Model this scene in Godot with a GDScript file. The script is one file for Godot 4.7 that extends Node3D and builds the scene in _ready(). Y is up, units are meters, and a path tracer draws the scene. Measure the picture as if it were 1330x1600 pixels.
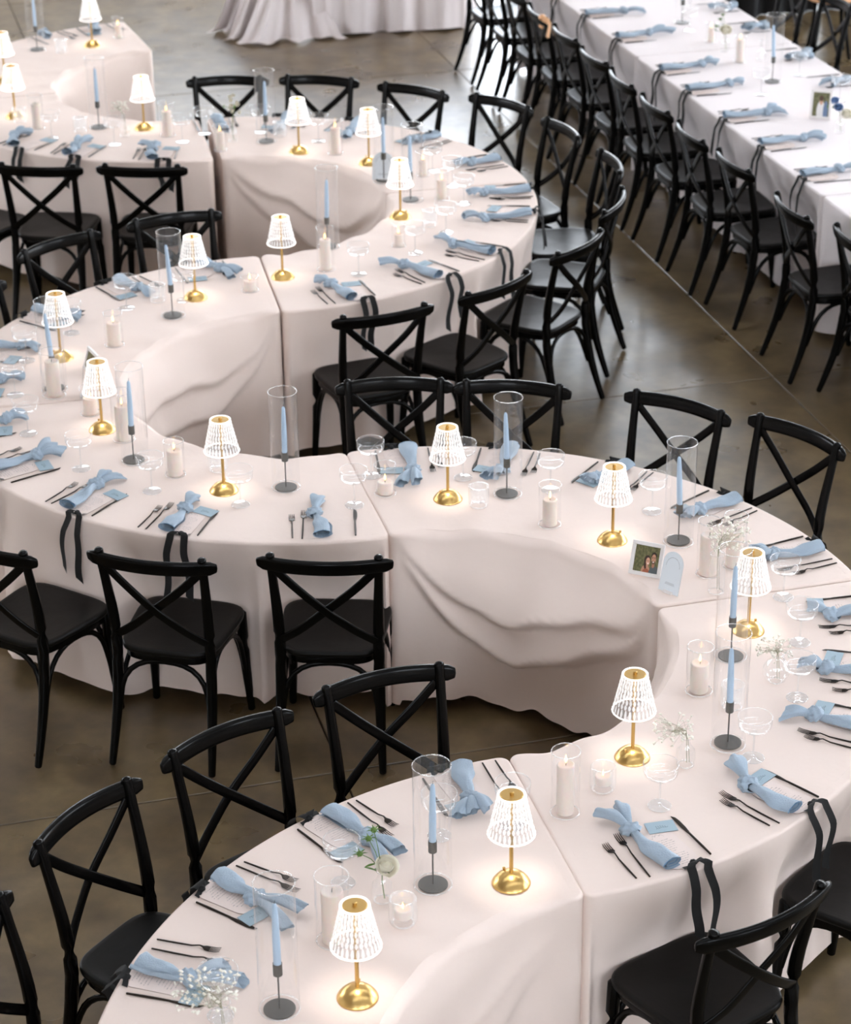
extends Node3D

var M := {}
var names := {}
var rng := RandomNumberGenerator.new()
var cache := {}
const TT := 0.76           # height of the table tops
const ROOM_TURN := 0.258   # the hall is turned against the camera
var RINGS := [Vector2(0.638, -4.531), Vector2(0.05, -6.74), Vector2(-0.494, -8.96), Vector2(-0.931, -11.204), Vector2(-1.406, -13.44)]
var seats := []            # [position, yaw] of every chair, so that the cloth gives way to its seat

# ---------------------------------------------------------------- names, things and parts
func numbered(called: String) -> String:
	var k: int = names.get(called, 0)
	names[called] = k + 1
	return called if k == 0 else "%s_%03d" % [called, k]

func tag(o: Node3D, label: String, category: String, group := "") -> void:
	o.set_meta("label", label)
	o.set_meta("category", category)
	if group != "":
		o.set_meta("group", group)

func thing(called: String, label: String, category: String, at := Vector3.ZERO, turn := 0.0, group := "") -> Node3D:
	var o := Node3D.new()
	o.name = numbered(called)
	add_child(o)
	o.position = at
	o.rotation.y = turn
	tag(o, label, category, group)
	return o

func part(called: String, mesh: Mesh, mat: Material, parent: Node3D) -> MeshInstance3D:
	var o := MeshInstance3D.new()
	o.name = called
	o.mesh = mesh
	o.material_override = mat
	parent.add_child(o, true)
	return o

func solid(called: String, mesh: Mesh, mat: Material, label: String, category: String, group := "") -> MeshInstance3D:
	var o := MeshInstance3D.new()
	o.name = numbered(called)
	o.mesh = mesh
	o.material_override = mat
	add_child(o)
	tag(o, label, category, group)
	return o

func copy(proto: Node3D, at: Vector3, turn: float, label: String) -> Node3D:
	var o: Node3D
	if not proto.has_meta("used"):
		o = proto
		proto.set_meta("used", true)
	else:
		o = proto.duplicate()
		var stem: String = proto.get_meta("stem")
		o.name = numbered(stem)
		add_child(o)
	o.position = at
	o.rotation.y = turn
	o.set_meta("label", label)
	return o

func proto(called: String, category: String, group: String) -> Node3D:
	var o := thing(called, "", category, Vector3.ZERO, 0.0, group)
	o.set_meta("stem", called)
	return o

# ---------------------------------------------------------------- meshes
class MB:
	var v := PackedVector3Array()
	var uv := PackedVector2Array()
	var idx := PackedInt32Array()

	func grid(rows: Array, closed := false, flip := false) -> void:
		var base := v.size()
		var nj: int = rows[0].size()
		var ni := rows.size()
		for i in ni:
			var r: PackedVector3Array = rows[i]
			v.append_array(r)
			for j in nj:
				uv.append(Vector2(float(j) / maxi(nj - 1, 1), float(i) / maxi(ni - 1, 1)))
		var last := nj if closed else nj - 1
		for i in ni - 1:
			for j in last:
				var a := base + i * nj + j
				var b := base + i * nj + (j + 1) % nj
				var c := b + nj
				var d := a + nj
				if flip:
					idx.append_array(PackedInt32Array([a, c, b, a, d, c]))
				else:
					idx.append_array(PackedInt32Array([a, b, c, a, c, d]))

	func lathe(profile: Array, seg := 24, at := Vector3.ZERO, sharp := false, flute := 0.0, lobes := 0) -> void:
		var strips := []
		if sharp:
			for i in profile.size() - 1:
				strips.append([profile[i], profile[i + 1]])
		else:
			strips.append(profile)
		for s in strips:
			var rows := []
			for p in s:
				var r := PackedVector3Array()
				for j in seg:
					var t := TAU * j / seg
					var q: float = p.x * (1.0 + flute * cos(lobes * t))
					r.append(at + Vector3(q * cos(t), p.y, q * sin(t)))
				rows.append(r)
			grid(rows, true)

	# path with one radius (or pair of half widths) per point; up is the direction of the second half width
	func tube(path: Array, radii: Array, seg := 10, up := Vector3.UP, cap := true, power := 1.0) -> void:
		var rows := []
		var n := path.size()
		var u := up
		for i in n:
			var dir: Vector3 = (path[mini(i + 1, n - 1)] - path[maxi(i - 1, 0)]).normalized()
			var side := dir.cross(u)
			if side.length() < 0.05:
				side = dir.cross(Vector3(0.9, 0.1, 0.42))
			side = side.normalized()
			var w := side.cross(dir).normalized()
			var rr = radii[mini(i, radii.size() - 1)]
			var rx: float = rr.x if rr is Vector2 else rr
			var ry: float = rr.y if rr is Vector2 else rr
			var r := PackedVector3Array()
			for j in seg:
				var t := TAU * j / seg
				var c := cos(t)
				var s := sin(t)
				if power != 1.0:
					c = signf(c) * pow(absf(c), power)
					s = signf(s) * pow(absf(s), power)
				r.append(path[i] + side * rx * c + w * ry * s)
			if cap and i == 0:
				for k in [0.02, 0.7]:
					var e := PackedVector3Array()
					for p in r:
						e.append(path[0] + (p - path[0]) * k - dir * minf(rx, ry) * (0.55 if k < 0.5 else 0.35))
					rows.append(e)
			rows.append(r)
			if cap and i == n - 1:
				for k in [0.7, 0.02]:
					var e := PackedVector3Array()
					for p in r:
						e.append(path[i] + (p - path[i]) * k + dir * minf(rx, ry) * (0.55 if k < 0.5 else 0.35))
					rows.append(e)
		grid(rows, true, true)

	func box(c: Vector3, s: Vector3, b := 0.0, basis := Basis.IDENTITY) -> void:
		# a box with rounded-off edges: each face inset, bevels between
		var h := s * 0.5
		if b <= 0.0:
			b = minf(h.x, minf(h.y, h.z)) * 0.12
		for ax in 3:
			for sg in [-1.0, 1.0]:
				var n := Vector3.ZERO
				n[ax] = sg
				var p := Vector3.ZERO
				p[(ax + 1) % 3] = 1
				var q := Vector3.ZERO
				q[(ax + 2) % 3] = 1
				var hp := h[(ax + 1) % 3] - b
				var hq := h[(ax + 2) % 3] - b
				_quad(c, basis, n * h[ax] - p * hp - q * hq, n * h[ax] + p * hp - q * hq, n * h[ax] + p * hp + q * hq, n * h[ax] - p * hp + q * hq, sg > 0)
		for ax in 3:
			for s1 in [-1.0, 1.0]:
				for s2 in [-1.0, 1.0]:
					var p := (ax + 1) % 3
					var q := (ax + 2) % 3
					var a := Vector3.ZERO
					a[p] = s1 * h[p]
					a[q] = s2 * (h[q] - b)
					var d := Vector3.ZERO
					d[p] = s1 * (h[p] - b)
					d[q] = s2 * h[q]
					var e := Vector3.ZERO
					e[ax] = h[ax] - b
					_quad(c, basis, a - e, a + e, d + e, d - e, s1 * s2 < 0)

	func _quad(c: Vector3, bs: Basis, p0: Vector3, p1: Vector3, p2: Vector3, p3: Vector3, flip: bool) -> void:
		grid([PackedVector3Array([c + bs * p0, c + bs * p1]), PackedVector3Array([c + bs * p3, c + bs * p2])], false, flip)

	func blob(c: Vector3, r: Vector3, nu := 10, nv := 7, bumps := 0.0, seed := 0.0, basis := Basis.IDENTITY) -> void:
		var rows := []
		for i in nv + 1:
			var a := -PI / 2 + PI * i / nv
			var row := PackedVector3Array()
			for j in nu:
				var t := TAU * j / nu
				var k := 1.0 + bumps * sin(3.0 * t + 5.0 * a + seed) + bumps * 0.7 * sin(5.0 * t - 4.0 * a + seed * 2.3)
				row.append(c + basis * (Vector3(cos(a) * cos(t), sin(a), cos(a) * sin(t)) * r * k))
			rows.append(row)
		grid(rows, true)

	func bead(c: Vector3, r: float) -> void:
		var base := v.size()
		for p in [Vector3(r, 0, 0), Vector3(0, 0, r), Vector3(-r, 0, 0), Vector3(0, 0, -r), Vector3(0, r, 0), Vector3(0, -r, 0)]:
			v.append(c + p)
			uv.append(Vector2.ZERO)
		for k in 4:
			var a := base + k
			var b := base + (k + 1) % 4
			idx.append_array(PackedInt32Array([a, b, base + 4, b, a, base + 5]))

	func mesh() -> ArrayMesh:
		var nrm := PackedVector3Array()
		nrm.resize(v.size())
		for k in range(0, idx.size(), 3):
			var a := idx[k]
			var b := idx[k + 1]
			var c := idx[k + 2]
			var n := (v[c] - v[a]).cross(v[b] - v[a])
			nrm[a] += n
			nrm[b] += n
			nrm[c] += n
		for k in nrm.size():
			nrm[k] = nrm[k].normalized() if nrm[k].length_squared() > 1e-20 else Vector3.UP
		var arr := []
		arr.resize(Mesh.ARRAY_MAX)
		arr[Mesh.ARRAY_VERTEX] = v
		arr[Mesh.ARRAY_NORMAL] = nrm
		arr[Mesh.ARRAY_TEX_UV] = uv
		arr[Mesh.ARRAY_INDEX] = idx
		var m := ArrayMesh.new()
		m.add_surface_from_arrays(Mesh.PRIMITIVE_TRIANGLES, arr)
		return m

func curve(pts: Array, n: int) -> Array:
	var c := Curve3D.new()
	for i in pts.size():
		var t: Vector3 = (pts[mini(i + 1, pts.size() - 1)] - pts[maxi(i - 1, 0)]) / 6.0
		c.add_point(pts[i], -t, t)
	var out := []
	var total := c.get_baked_length()
	for i in n + 1:
		out.append(c.sample_baked(total * i / n, true))
	return out

# ---------------------------------------------------------------- materials
func std(color: Color, rough: float, metal := 0.0) -> StandardMaterial3D:
	var m := StandardMaterial3D.new()
	m.albedo_color = color
	m.roughness = rough
	m.metallic = metal
	return m

func cloud(freq: float, oct: int, seed: int, size: int) -> Image:
	var f := FastNoiseLite.new()
	f.seed = seed
	f.frequency = freq
	f.noise_type = FastNoiseLite.TYPE_SIMPLEX_SMOOTH
	f.fractal_octaves = oct
	return f.get_seamless_image(size, size)

func cloud_tex(freq: float, seed: int, lo: float, hi: float) -> ImageTexture:
	var im := cloud(freq, 4, seed, 512)
	var d := im.get_data()
	for i in d.size():
		d[i] = int(255.0 * lerpf(lo, hi, d[i] / 255.0))
	return ImageTexture.create_from_image(Image.create_from_data(512, 512, false, Image.FORMAT_L8, d))

func relief_tex(freq: float, oct: int, seed: int, bump: float) -> ImageTexture:
	var im := cloud(freq, oct, seed, 512)
	im.convert(Image.FORMAT_RGBA8)
	im.bump_map_to_normal_map(bump)
	return ImageTexture.create_from_image(im)

func glass(alpha: float, tint := Color(1, 1, 1)) -> StandardMaterial3D:
	var m := std(Color(tint.r, tint.g, tint.b, alpha), 0.02)
	m.transparency = BaseMaterial3D.TRANSPARENCY_ALPHA
	m.cull_mode = BaseMaterial3D.CULL_DISABLED
	return m

func glow(color: Color, energy: float) -> StandardMaterial3D:
	var m := std(color, 0.5)
	m.emission_enabled = true
	m.emission = color
	m.emission_energy_multiplier = energy
	return m

func weave(color: Color, sheen: float) -> StandardMaterial3D:
	var m := std(color, 0.85)
	m.rim_enabled = true
	m.rim = sheen
	m.rim_tint = 0.6
	m.cull_mode = BaseMaterial3D.CULL_DISABLED
	return m

func materials() -> void:
	M.cloth = weave(Color(0.91, 0.84, 0.80), 0.15)
	M.cloth.normal_enabled = true
	M.cloth.normal_texture = relief_tex(0.012, 4, 5, 3.0)
	M.cloth.normal_scale = 0.22
	M.cloth.uv1_triplanar = true
	M.cloth.uv1_world_triplanar = true
	M.cloth.uv1_scale = Vector3(1.3, 1.3, 1.3)
	M.cool_cloth = M.cloth.duplicate()
	M.cool_cloth.albedo_color = Color(0.90, 0.865, 0.862)
	M.napkin = weave(Color(0.60, 0.66, 0.715), 0.3)
	M.napkin.normal_enabled = true
	M.napkin.normal_texture = relief_tex(0.03, 3, 31, 8.0)
	M.napkin.normal_scale = 0.7
	M.napkin.uv1_triplanar = true
	M.napkin.uv1_scale = Vector3(9, 9, 9)
	M.napkin_edge = weave(Color(0.44, 0.58, 0.70), 0.2)
	M.black = std(Color(0.022, 0.02, 0.017), 0.27)
	M.black.metallic_specular = 0.21
	M.black.clearcoat_enabled = true
	M.black.clearcoat = 0.08
	M.black.clearcoat_roughness = 0.1
	M.black_seat = std(Color(0.03, 0.026, 0.02), 0.4)
	M.black_seat.metallic_specular = 0.26
	M.black_seat.clearcoat_enabled = true
	M.black_seat.clearcoat = 0.1
	M.black_seat.clearcoat_roughness = 0.35
	M.black_seat.normal_enabled = true
	M.black_seat.normal_texture = relief_tex(0.02, 3, 11, 2.0)
	M.black_seat.normal_scale = 0.15
	M.ribbon = weave(Color(0.045, 0.042, 0.042), 0.3)
	M.brass = std(Color(0.84, 0.70, 0.44), 0.3, 1.0)
	M.steel = std(Color(0.33, 0.325, 0.31), 0.5, 0.75)
	M.dark_metal = std(Color(0.20, 0.175, 0.155), 0.3, 0.9)
	M.wax = std(Color(0.88, 0.83, 0.79), 0.5)
	M.wax.subsurf_scatter_enabled = true
	M.wax.subsurf_scatter_strength = 0.25
	M.blue_wax = std(Color(0.655, 0.745, 0.83), 0.45)
	M.wick = std(Color(0.12, 0.1, 0.09), 0.9)
	M.glass = glass(0.03)
	M.rim = glass(0.22)
	M.rim.specular_mode = BaseMaterial3D.SPECULAR_SCHLICK_GGX
	M.thick_glass = glass(0.085)
	M.votive = glass(0.16)
	M.water = glass(0.05, Color(0.9, 0.97, 1))
	M.crystal = glass(0.16)
	M.facet = glass(0.5)
	M.facet.emission_enabled = true
	M.facet.emission = Color(1.0, 0.97, 0.95)
	M.facet.emission_energy_multiplier = 1.3
	M.shade_rim = glow(Color(1.0, 0.97, 0.95), 2.9)
	M.led = glow(Color(1.0, 0.95, 0.88), 9.0)
	M.flame = glow(Color(1.0, 0.80, 0.50), 10.0)
	M.card = std(Color(0.90, 0.86, 0.84), 0.7)
	M.menu = std(Color(1, 1, 1), 0.7)
	M.menu.albedo_texture = print_tex(0)
	M.name_card = std(Color(1, 1, 1), 0.7)
	M.name_card.albedo_texture = print_tex(1)
	M.sign = std(Color(1, 1, 1), 0.6)
	M.sign.albedo_texture = print_tex(2)
	M.photo = std(Color(1, 1, 1), 0.3)
	M.photo.albedo_texture = photo_tex(0)
	M.photo_garden = std(Color(1, 1, 1), 0.3)
	M.photo_garden.albedo_texture = photo_tex(1)
	M.white_frame = std(Color(0.90, 0.88, 0.87), 0.4)
	M.stem = std(Color(0.36, 0.46, 0.20), 0.6)
	M.leaf = std(Color(0.33, 0.45, 0.18), 0.6)
	M.leaf.cull_mode = BaseMaterial3D.CULL_DISABLED
	M.dry_stem = std(Color(0.60, 0.59, 0.48), 0.7)
	M.blossom = std(Color(0.96, 0.94, 0.89), 0.8)
	M.petal = std(Color(0.965, 0.945, 0.885), 0.8)
	M.petal.cull_mode = BaseMaterial3D.CULL_DISABLED
	M.blue_petal = std(Color(0.50, 0.62, 0.78), 0.7)
	M.tan = std(Color(0.90, 0.70, 0.53), 0.6)
	M.wall = std(Color(0.84, 0.81, 0.78), 0.9)
	M.ceiling = std(Color(0.86, 0.82, 0.78), 0.95)
	M.window_frame = std(Color(0.08, 0.08, 0.08), 0.5)
	M.dark_drape = weave(Color(0.06, 0.06, 0.065), 0.2)
	var fl := std(Color(1, 1, 1), 0.3)
	fl.albedo_texture = concrete_tex()
	fl.roughness = 0.5
	fl.roughness_texture = cloud_tex(0.015, 8, 0.50, 0.76)
	fl.metallic_specular = 0.72
	fl.uv1_triplanar = true
	fl.uv1_world_triplanar = true
	fl.uv1_scale = Vector3(0.28, 0.28, 0.28)
	fl.normal_enabled = true
	fl.normal_texture = relief_tex(0.01, 3, 3, 1.2)
	fl.normal_scale = 0.05
	M.floor = fl
	M.joint = std(Color(0.42, 0.38, 0.32), 0.8)

# mottled brown concrete: three scales of cloud and a little grit
func concrete_tex() -> ImageTexture:
	var n := 768
	var big := FastNoiseLite.new()
	big.seed = 21
	big.frequency = 0.012
	big.fractal_octaves = 5
	var a := big.get_seamless_image(n, n).get_data()
	big.seed = 77
	big.frequency = 0.05
	big.fractal_octaves = 3
	var b := big.get_seamless_image(n, n).get_data()
	var r := RandomNumberGenerator.new()
	r.seed = 4
	var bytes := PackedByteArray()
	bytes.resize(n * n * 3)
	for i in n * n:
		var k := clampf((a[i] - 128) / 128.0 * 0.75 + (b[i] - 128) / 128.0 * 0.25 + r.randf_range(-0.05, 0.05), -1.0, 1.0)
		var g := 1.0 + 0.34 * k
		bytes[i * 3] = int(255 * 0.40 * g)
		bytes[i * 3 + 1] = int(255 * 0.335 * g * (1.0 + 0.03 * k))
		bytes[i * 3 + 2] = int(255 * 0.235 * g * (1.0 + 0.06 * k))
	var im := Image.create_from_data(n, n, false, Image.FORMAT_RGB8, bytes)
	im.generate_mipmaps()
	return ImageTexture.create_from_image(im)

# flat print: 0 menu text, 1 handwritten name on a blue card, 2 arched lettering on a sign
func print_tex(kind: int) -> ImageTexture:
	var r := RandomNumberGenerator.new()
	r.seed = 40 + kind
	var w := 96
	var h := 160
	var paper := Color(0.91, 0.845, 0.815)
	if kind == 1:
		w = 128
		h = 80
		paper = Color(0.62, 0.70, 0.745)
	elif kind == 2:
		w = 128
		h = 192
		paper = Color(0.88, 0.905, 0.925)
	var im := Image.create(w, h, true, Image.FORMAT_RGB8)
	im.fill(paper)
	var ink := paper.darkened(0.45)
	if kind == 0:
		for line in 13:
			var y := 42 + line * 8 + (6 if line > 6 else 0)
			var half := r.randi_range(14, 34)
			var x := 48 - half
			while x < 48 + half:
				var n := r.randi_range(3, 8)
				for k in n:
					if r.randf() < 0.8:
						im.set_pixel(mini(x + k, w - 1), y, ink.lerp(paper, 0.3))
						if r.randf() < 0.5:
							im.set_pixel(mini(x + k, w - 1), y + 1, ink.lerp(paper, 0.5))
				x += n + 2
		for k in 40:
			var t := k / 39.0
			im.set_pixel(int(30 + 36 * t), int(26 - 8 * sin(PI * t) + 3 * sin(20 * t)), ink)
	elif kind == 1:
		for k in 260:
			var t := k / 259.0
			var x := int(38 + 52 * t + 4 * sin(34 * t))
			var y := int(40 + 7 * sin(34 * t + 1.2) * (1.6 - t) + 2 * sin(9 * t))
			im.set_pixel(x, y, ink)
			im.set_pixel(x, y + 1, ink.lerp(paper, 0.4))
	else:
		for k in 90:
			var t := k / 89.0
			if k % 6 == 5:
				continue
			var a := PI * (1.0 - t)
			for q in 3:
				if r.randf() < 0.7:
					im.set_pixel(int(64 + (44 - q) * cos(a)), int(70 - (44 - q) * sin(a)), ink)
		for k in 300:
			var t := k / 299.0
			im.set_pixel(int(34 + 60 * t), int(150 + 6 * sin(40 * t)), ink)
	im.generate_mipmaps()
	return ImageTexture.create_from_image(im)

# snapshots: 0 a smiling pair head to head before foliage, 1 a soft garden portrait
func photo_tex(kind: int) -> ImageTexture:
	var r := RandomNumberGenerator.new()
	r.seed = 9 + kind
	var w := 120
	var h := 90
	var im := Image.create(w, h, false, Image.FORMAT_RGB8)
	var f := FastNoiseLite.new()
	f.seed = 3 + kind
	f.frequency = 0.06
	for y in h:
		for x in w:
			var n := 0.5 + 0.5 * f.get_noise_2d(x, y)
			im.set_pixel(x, y, Color(0.22, 0.24, 0.14).lerp(Color(0.55, 0.52, 0.36), n))
	var discs := [
		[60, 88, 22, 24, Color(0.74, 0.54, 0.44)], [63, 92, 17, 16, Color(0.62, 0.36, 0.26)], [101, 90, 25, 26, Color(0.33, 0.36, 0.37)],
		[63, 48, 15, 17, Color(0.20, 0.12, 0.08)], [57, 60, 8, 18, Color(0.22, 0.13, 0.09)], [93, 30, 13, 13, Color(0.15, 0.11, 0.08)],
		[94, 62, 7, 9, Color(0.66, 0.46, 0.37)], [66, 66, 6, 8, Color(0.74, 0.54, 0.44)],
		[93, 40, 11, 16, Color(0.76, 0.56, 0.46)], [67, 51, 10, 13, Color(0.83, 0.63, 0.53)],
		[93, 52, 9, 6, Color(0.42, 0.28, 0.22)], [93, 46, 3, 4, Color(0.78, 0.58, 0.47)], [67, 44, 8, 4, Color(0.83, 0.63, 0.53)],
		[93, 51, 4, 2, Color(0.95, 0.91, 0.88)], [68, 58, 4, 2, Color(0.95, 0.91, 0.88)],
		[63, 49, 2, 1, Color(0.22, 0.15, 0.11)], [71, 49, 2, 1, Color(0.22, 0.15, 0.11)], [88, 38, 2, 1, Color(0.2, 0.14, 0.1)], [98, 38, 2, 1, Color(0.2, 0.14, 0.1)],
		[88, 35, 3, 1, Color(0.2, 0.13, 0.1)], [98, 35, 3, 1, Color(0.2, 0.13, 0.1)], [67, 53, 1, 2, Color(0.72, 0.5, 0.41)], [93, 43, 1, 3, Color(0.64, 0.44, 0.35)]]
	if kind == 1:
		discs = [[60, 70, 30, 40, Color(0.86, 0.85, 0.84)], [60, 30, 13, 16, Color(0.78, 0.60, 0.50)], [60, 22, 14, 11, Color(0.3, 0.2, 0.13)], [95, 70, 18, 40, Color(0.40, 0.48, 0.60)]]
	for d in discs:
		for y in range(maxi(0, d[1] - d[3]), mini(h, d[1] + d[3] + 1)):
			for x in range(maxi(0, d[0] - d[2]), mini(w, d[0] + d[2] + 1)):
				if pow(float(x - d[0]) / d[2], 2) + pow(float(y - d[1]) / d[3], 2) <= 1.0:
					im.set_pixel(x, y, d[4])
	im.generate_mipmaps()
	return ImageTexture.create_from_image(im)

# ---------------------------------------------------------------- cloths
func folds(s: float, seed: float) -> float:
	return 0.5 * sin(s * 17.0 + seed) + 0.34 * sin(s * 27.0 + seed * 2.7 + 0.8 * sin(s * 5.0)) + 0.22 * sin(s * 44.0 + seed * 5.1) + 0.35 * sin(s * 7.3 + seed * 1.7)

func crown(p: Vector2, seed: float, c := Vector2.INF) -> float:
	var pull := 0.0
	if c != Vector2.INF:
		# soft ridges where the cloth is drawn in round the inner curve
		var d := p - c
		var a := d.angle()
		pull = 0.0035 * exp(-(d.length() - 0.79) / 0.10) * (sin(a * 19.0 + seed + d.length() * 6.0) + 0.6 * sin(a * 33.0 - seed * 2.0))
	return pull + 0.0008 * sin(p.x * 31.0 + p.y * 11.0 + seed) + 0.0006 * sin(p.y * 37.0 - p.x * 13.0 + seed * 2.0)

# per: closed outline, each [point, outward normal, side, place along the side 0..1, length of the side]; side 0 hangs in pleats, 1 is a seam, 2 sags in a swag
func drape(top_rows: Array, per: Array, near: Array, seed: float, swag: float, hem := 0.055, inset := 0.035, centre := Vector2.INF) -> ArrayMesh:
	var mb := MB.new()
	mb.grid(top_rows)
	var rows := []
	var steps := 34
	for k in 6 + steps:
		rows.append(PackedVector3Array())
	for q in per:
		var p: Vector2 = q[0]
		var n: Vector2 = q[1]
		var side: int = q[2]
		var t: float = q[3]
		var s: float = t * q[4]
		var mid := clampf(minf(t, 1.0 - t) * q[4] / 0.12, 0.0, 1.0)
		mid = mid * mid * (3.0 - 2.0 * mid)
		var soft := 0.011
		var dip := 0.0
		if side == 2:
			soft = 0.011 + 0.02 * mid
			dip = mid * (0.006 + 0.006 * sin(s * 21.0 + seed))
		var d0 := inset - soft
		var rise := crown(p, seed, centre)
		rows[0].append(Vector3(p.x, TT + rise, p.y))
		var pm := p + n * d0
		rows[1].append(Vector3(pm.x, TT + rise - dip * 0.4, pm.y))
		for k in 4:
			var a := PI / 2 * (k + 1) / 4.0
			var pk := p + n * (d0 + soft * sin(a))
			rows[2 + k].append(Vector3(pk.x, TT + rise * (1.0 - sin(a)) - dip * 0.4 - dip * sin(a) - soft * (1.0 - cos(a)), pk.y))
		var push := 0.0
		var w := 0.0
		if side == 0:
			for c in near:
				var rel: Vector2 = (p + n * inset) - c[0]
				var lx := rel.x * cos(c[1]) - rel.y * sin(c[1])
				var lz := rel.x * sin(c[1]) + rel.y * cos(c[1])
				if absf(lx) < 0.34 and lz < 0.6 and lz > -0.6:
					var e := smoothstep(0.34, 0.215, absf(lx))
					push = maxf(push, maxf(0.0, lz + 0.222) * e)
					w = maxf(w, e)
		var f := folds(s, seed) * mid
		var low := hem + 0.024 * f - (0.02 if side == 1 else 0.0)
		var y_top := TT - dip * 1.4 - soft
		for k in steps:
			var x := float(k + 1) / steps
			var y := lerpf(y_top, low, x)
			var v := y_top - y
			var out := inset
			if side == 0:
				out += mid * 0.03 * x + f * (0.016 * smoothstep(0.0, 0.15, v) + 0.062 * pow(x, 1.15)) * (1.0 - 0.8 * w)
				out -= push * smoothstep(0.0, 0.30, v)
			elif side == 2:
				var arch := sin(PI * t)
				var wob := 0.05 * sin(seed * 3.0 + 7.0 * t)
				var d1 := 0.03 + (0.20 + wob) * pow(arch, 0.75)
				var d2 := 0.06 + (0.35 + wob) * pow(arch, 0.8)
				var prof := 0.0
				if v < d1:
					prof = pow(v / d1, 1.15)
				elif v < d2:
					prof = lerpf(1.0, 0.62, smoothstep(0.0, 0.035, v - d1)) + 0.32 * smoothstep(d1 + 0.03, d2, v)
				else:
					prof = lerpf(0.94, 0.22, smoothstep(0.0, 0.05, v - d2))
				out += swag * arch * prof
				for e in [t, 1.0 - t]:
					var away: float = e * q[4] + 0.02
					out += 0.011 * arch * sin(9.0 * atan2(v, away) + seed + e) * smoothstep(0.02, 0.12, v) * exp(-away * 1.2)
				out += 0.010 * arch * sin(11.0 * t + seed) * sin(PI * clampf(v / d1, 0.0, 1.0))
				out += mid * (0.012 * sin(s * 15.0 + seed + 2.0 * v) * x + 0.02 * x * sin(s * 7.0 + seed * 2.0))
			var pk := p + n * out
			rows[6 + k].append(Vector3(pk.x, y, pk.y))
	mb.grid(rows, true)
	return mb.mesh()

func corner(per: Array, p: Vector2, n0: Vector2, n1: Vector2) -> void:
	for k in range(1, 6):
		per.append([p, n0.slerp(n1, k / 6.0).normalized(), 1, 0.0, 0.0])

func ring_cloth(k: int, deg0: float, deg1: float, swag: float, label: String, seed: float, group: String) -> void:
	var c: Vector2 = RINGS[k]
	var a0 := deg_to_rad(deg0)
	var a1 := deg_to_rad(deg1)
	var inset := 0.035
	var dd := inset + 0.004
	var sg := signf(a1 - a0)
	var ang := func(r: float, t: float) -> float: return lerpf(a0 + sg * asin(dd / r), a1 - sg * asin(dd / r), t)
	var at := func(r: float, t: float) -> Vector2:
		var a: float = ang.call(r, t)
		return c + Vector2(cos(a), sin(a)) * r
	var r0 := 0.762 + inset
	var r1 := 1.524 - inset
	var top := []
	for i in 11:
		var row := PackedVector3Array()
		for j in 61:
			var p: Vector2 = at.call(lerpf(r0, r1, i / 10.0), j / 60.0)
			row.append(Vector3(p.x, TT + crown(p, seed, c), p.y))
		top.append(row)
	var per := []
	var no := 170
	var ni := 90
	var len_o := absf(a1 - a0) * 1.524
	var len_i := absf(a1 - a0) * 0.762
	var side1 := Vector2(-sin(a1), cos(a1)) * sg
	var side0 := -Vector2(-sin(a0), cos(a0)) * sg
	for i in no + 1:
		var p: Vector2 = at.call(r1, float(i) / no)
		per.append([p, (p - c).normalized(), 0, float(i) / no, len_o])
	var pc: Vector2 = at.call(r1, 1.0)
	corner(per, pc, (pc - c).normalized(), side1)
	for i in 13:
		per.append([at.call(lerpf(r1, r0, i / 12.0), 1.0), side1, 1, i / 12.0, 0.7])
	pc = at.call(r0, 1.0)
	corner(per, pc, side1, (c - pc).normalized())
	for i in ni + 1:
		var p: Vector2 = at.call(r0, 1.0 - float(i) / ni)
		per.append([p, (c - p).normalized(), 2, float(i) / ni, len_i])
	pc = at.call(r0, 0.0)
	corner(per, pc, (c - pc).normalized(), side0)
	for i in 13:
		per.append([at.call(lerpf(r0, r1, i / 12.0), 0.0), side0, 1, i / 12.0, 0.7])
	pc = at.call(r1, 0.0)
	corner(per, pc, side0, (pc - c).normalized())
	var near := seats.filter(func(s): return absf((s[0] - c).length() - 1.7) < 0.45)
	solid("tablecloth", drape(top, per, near, seed, swag, 0.055, 0.035, c), M.cloth, label, "tablecloth", group)

func straight_cloth(from: Vector2, to: Vector2, across: Vector2, label: String, seed: float, group: String, called := "tablecloth", hem := 0.045) -> void:
	var along := (to - from).normalized()
	var out := across.normalized()
	var inset := 0.03
	var q := [from + along * (inset + 0.004) + out * inset, to - along * (inset + 0.004) + out * inset, to - along * (inset + 0.004) + across - out * inset, from + along * (inset + 0.004) + across - out * inset]
	var top := []
	for i in 9:
		var row := PackedVector3Array()
		for j in 25:
			var p: Vector2 = (q[0] as Vector2).lerp(q[1], j / 24.0).lerp((q[3] as Vector2).lerp(q[2], j / 24.0), i / 8.0)
			row.append(Vector3(p.x, TT + crown(p, seed), p.y))
		top.append(row)
	var per := []
	var nrm := [-out, along, out, -along]
	for sd in 4:
		var a: Vector2 = q[sd]
		var b: Vector2 = q[(sd + 1) % 4]
		var n := 130 if sd % 2 == 0 else 30
		for i in n + 1:
			per.append([a.lerp(b, float(i) / n), nrm[sd], 0 if sd % 2 == 0 else 1, float(i) / n, a.distance_to(b)])
		corner(per, b, nrm[sd], nrm[(sd + 1) % 4])
	var mid := (from + to) * 0.5
	var near := seats.filter(func(s): return s[0].distance_to(mid) < 2.2)
	solid(called, drape(top, per, near, seed, 0.0, hem, inset), M.cool_cloth, label, "tablecloth", group)

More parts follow.
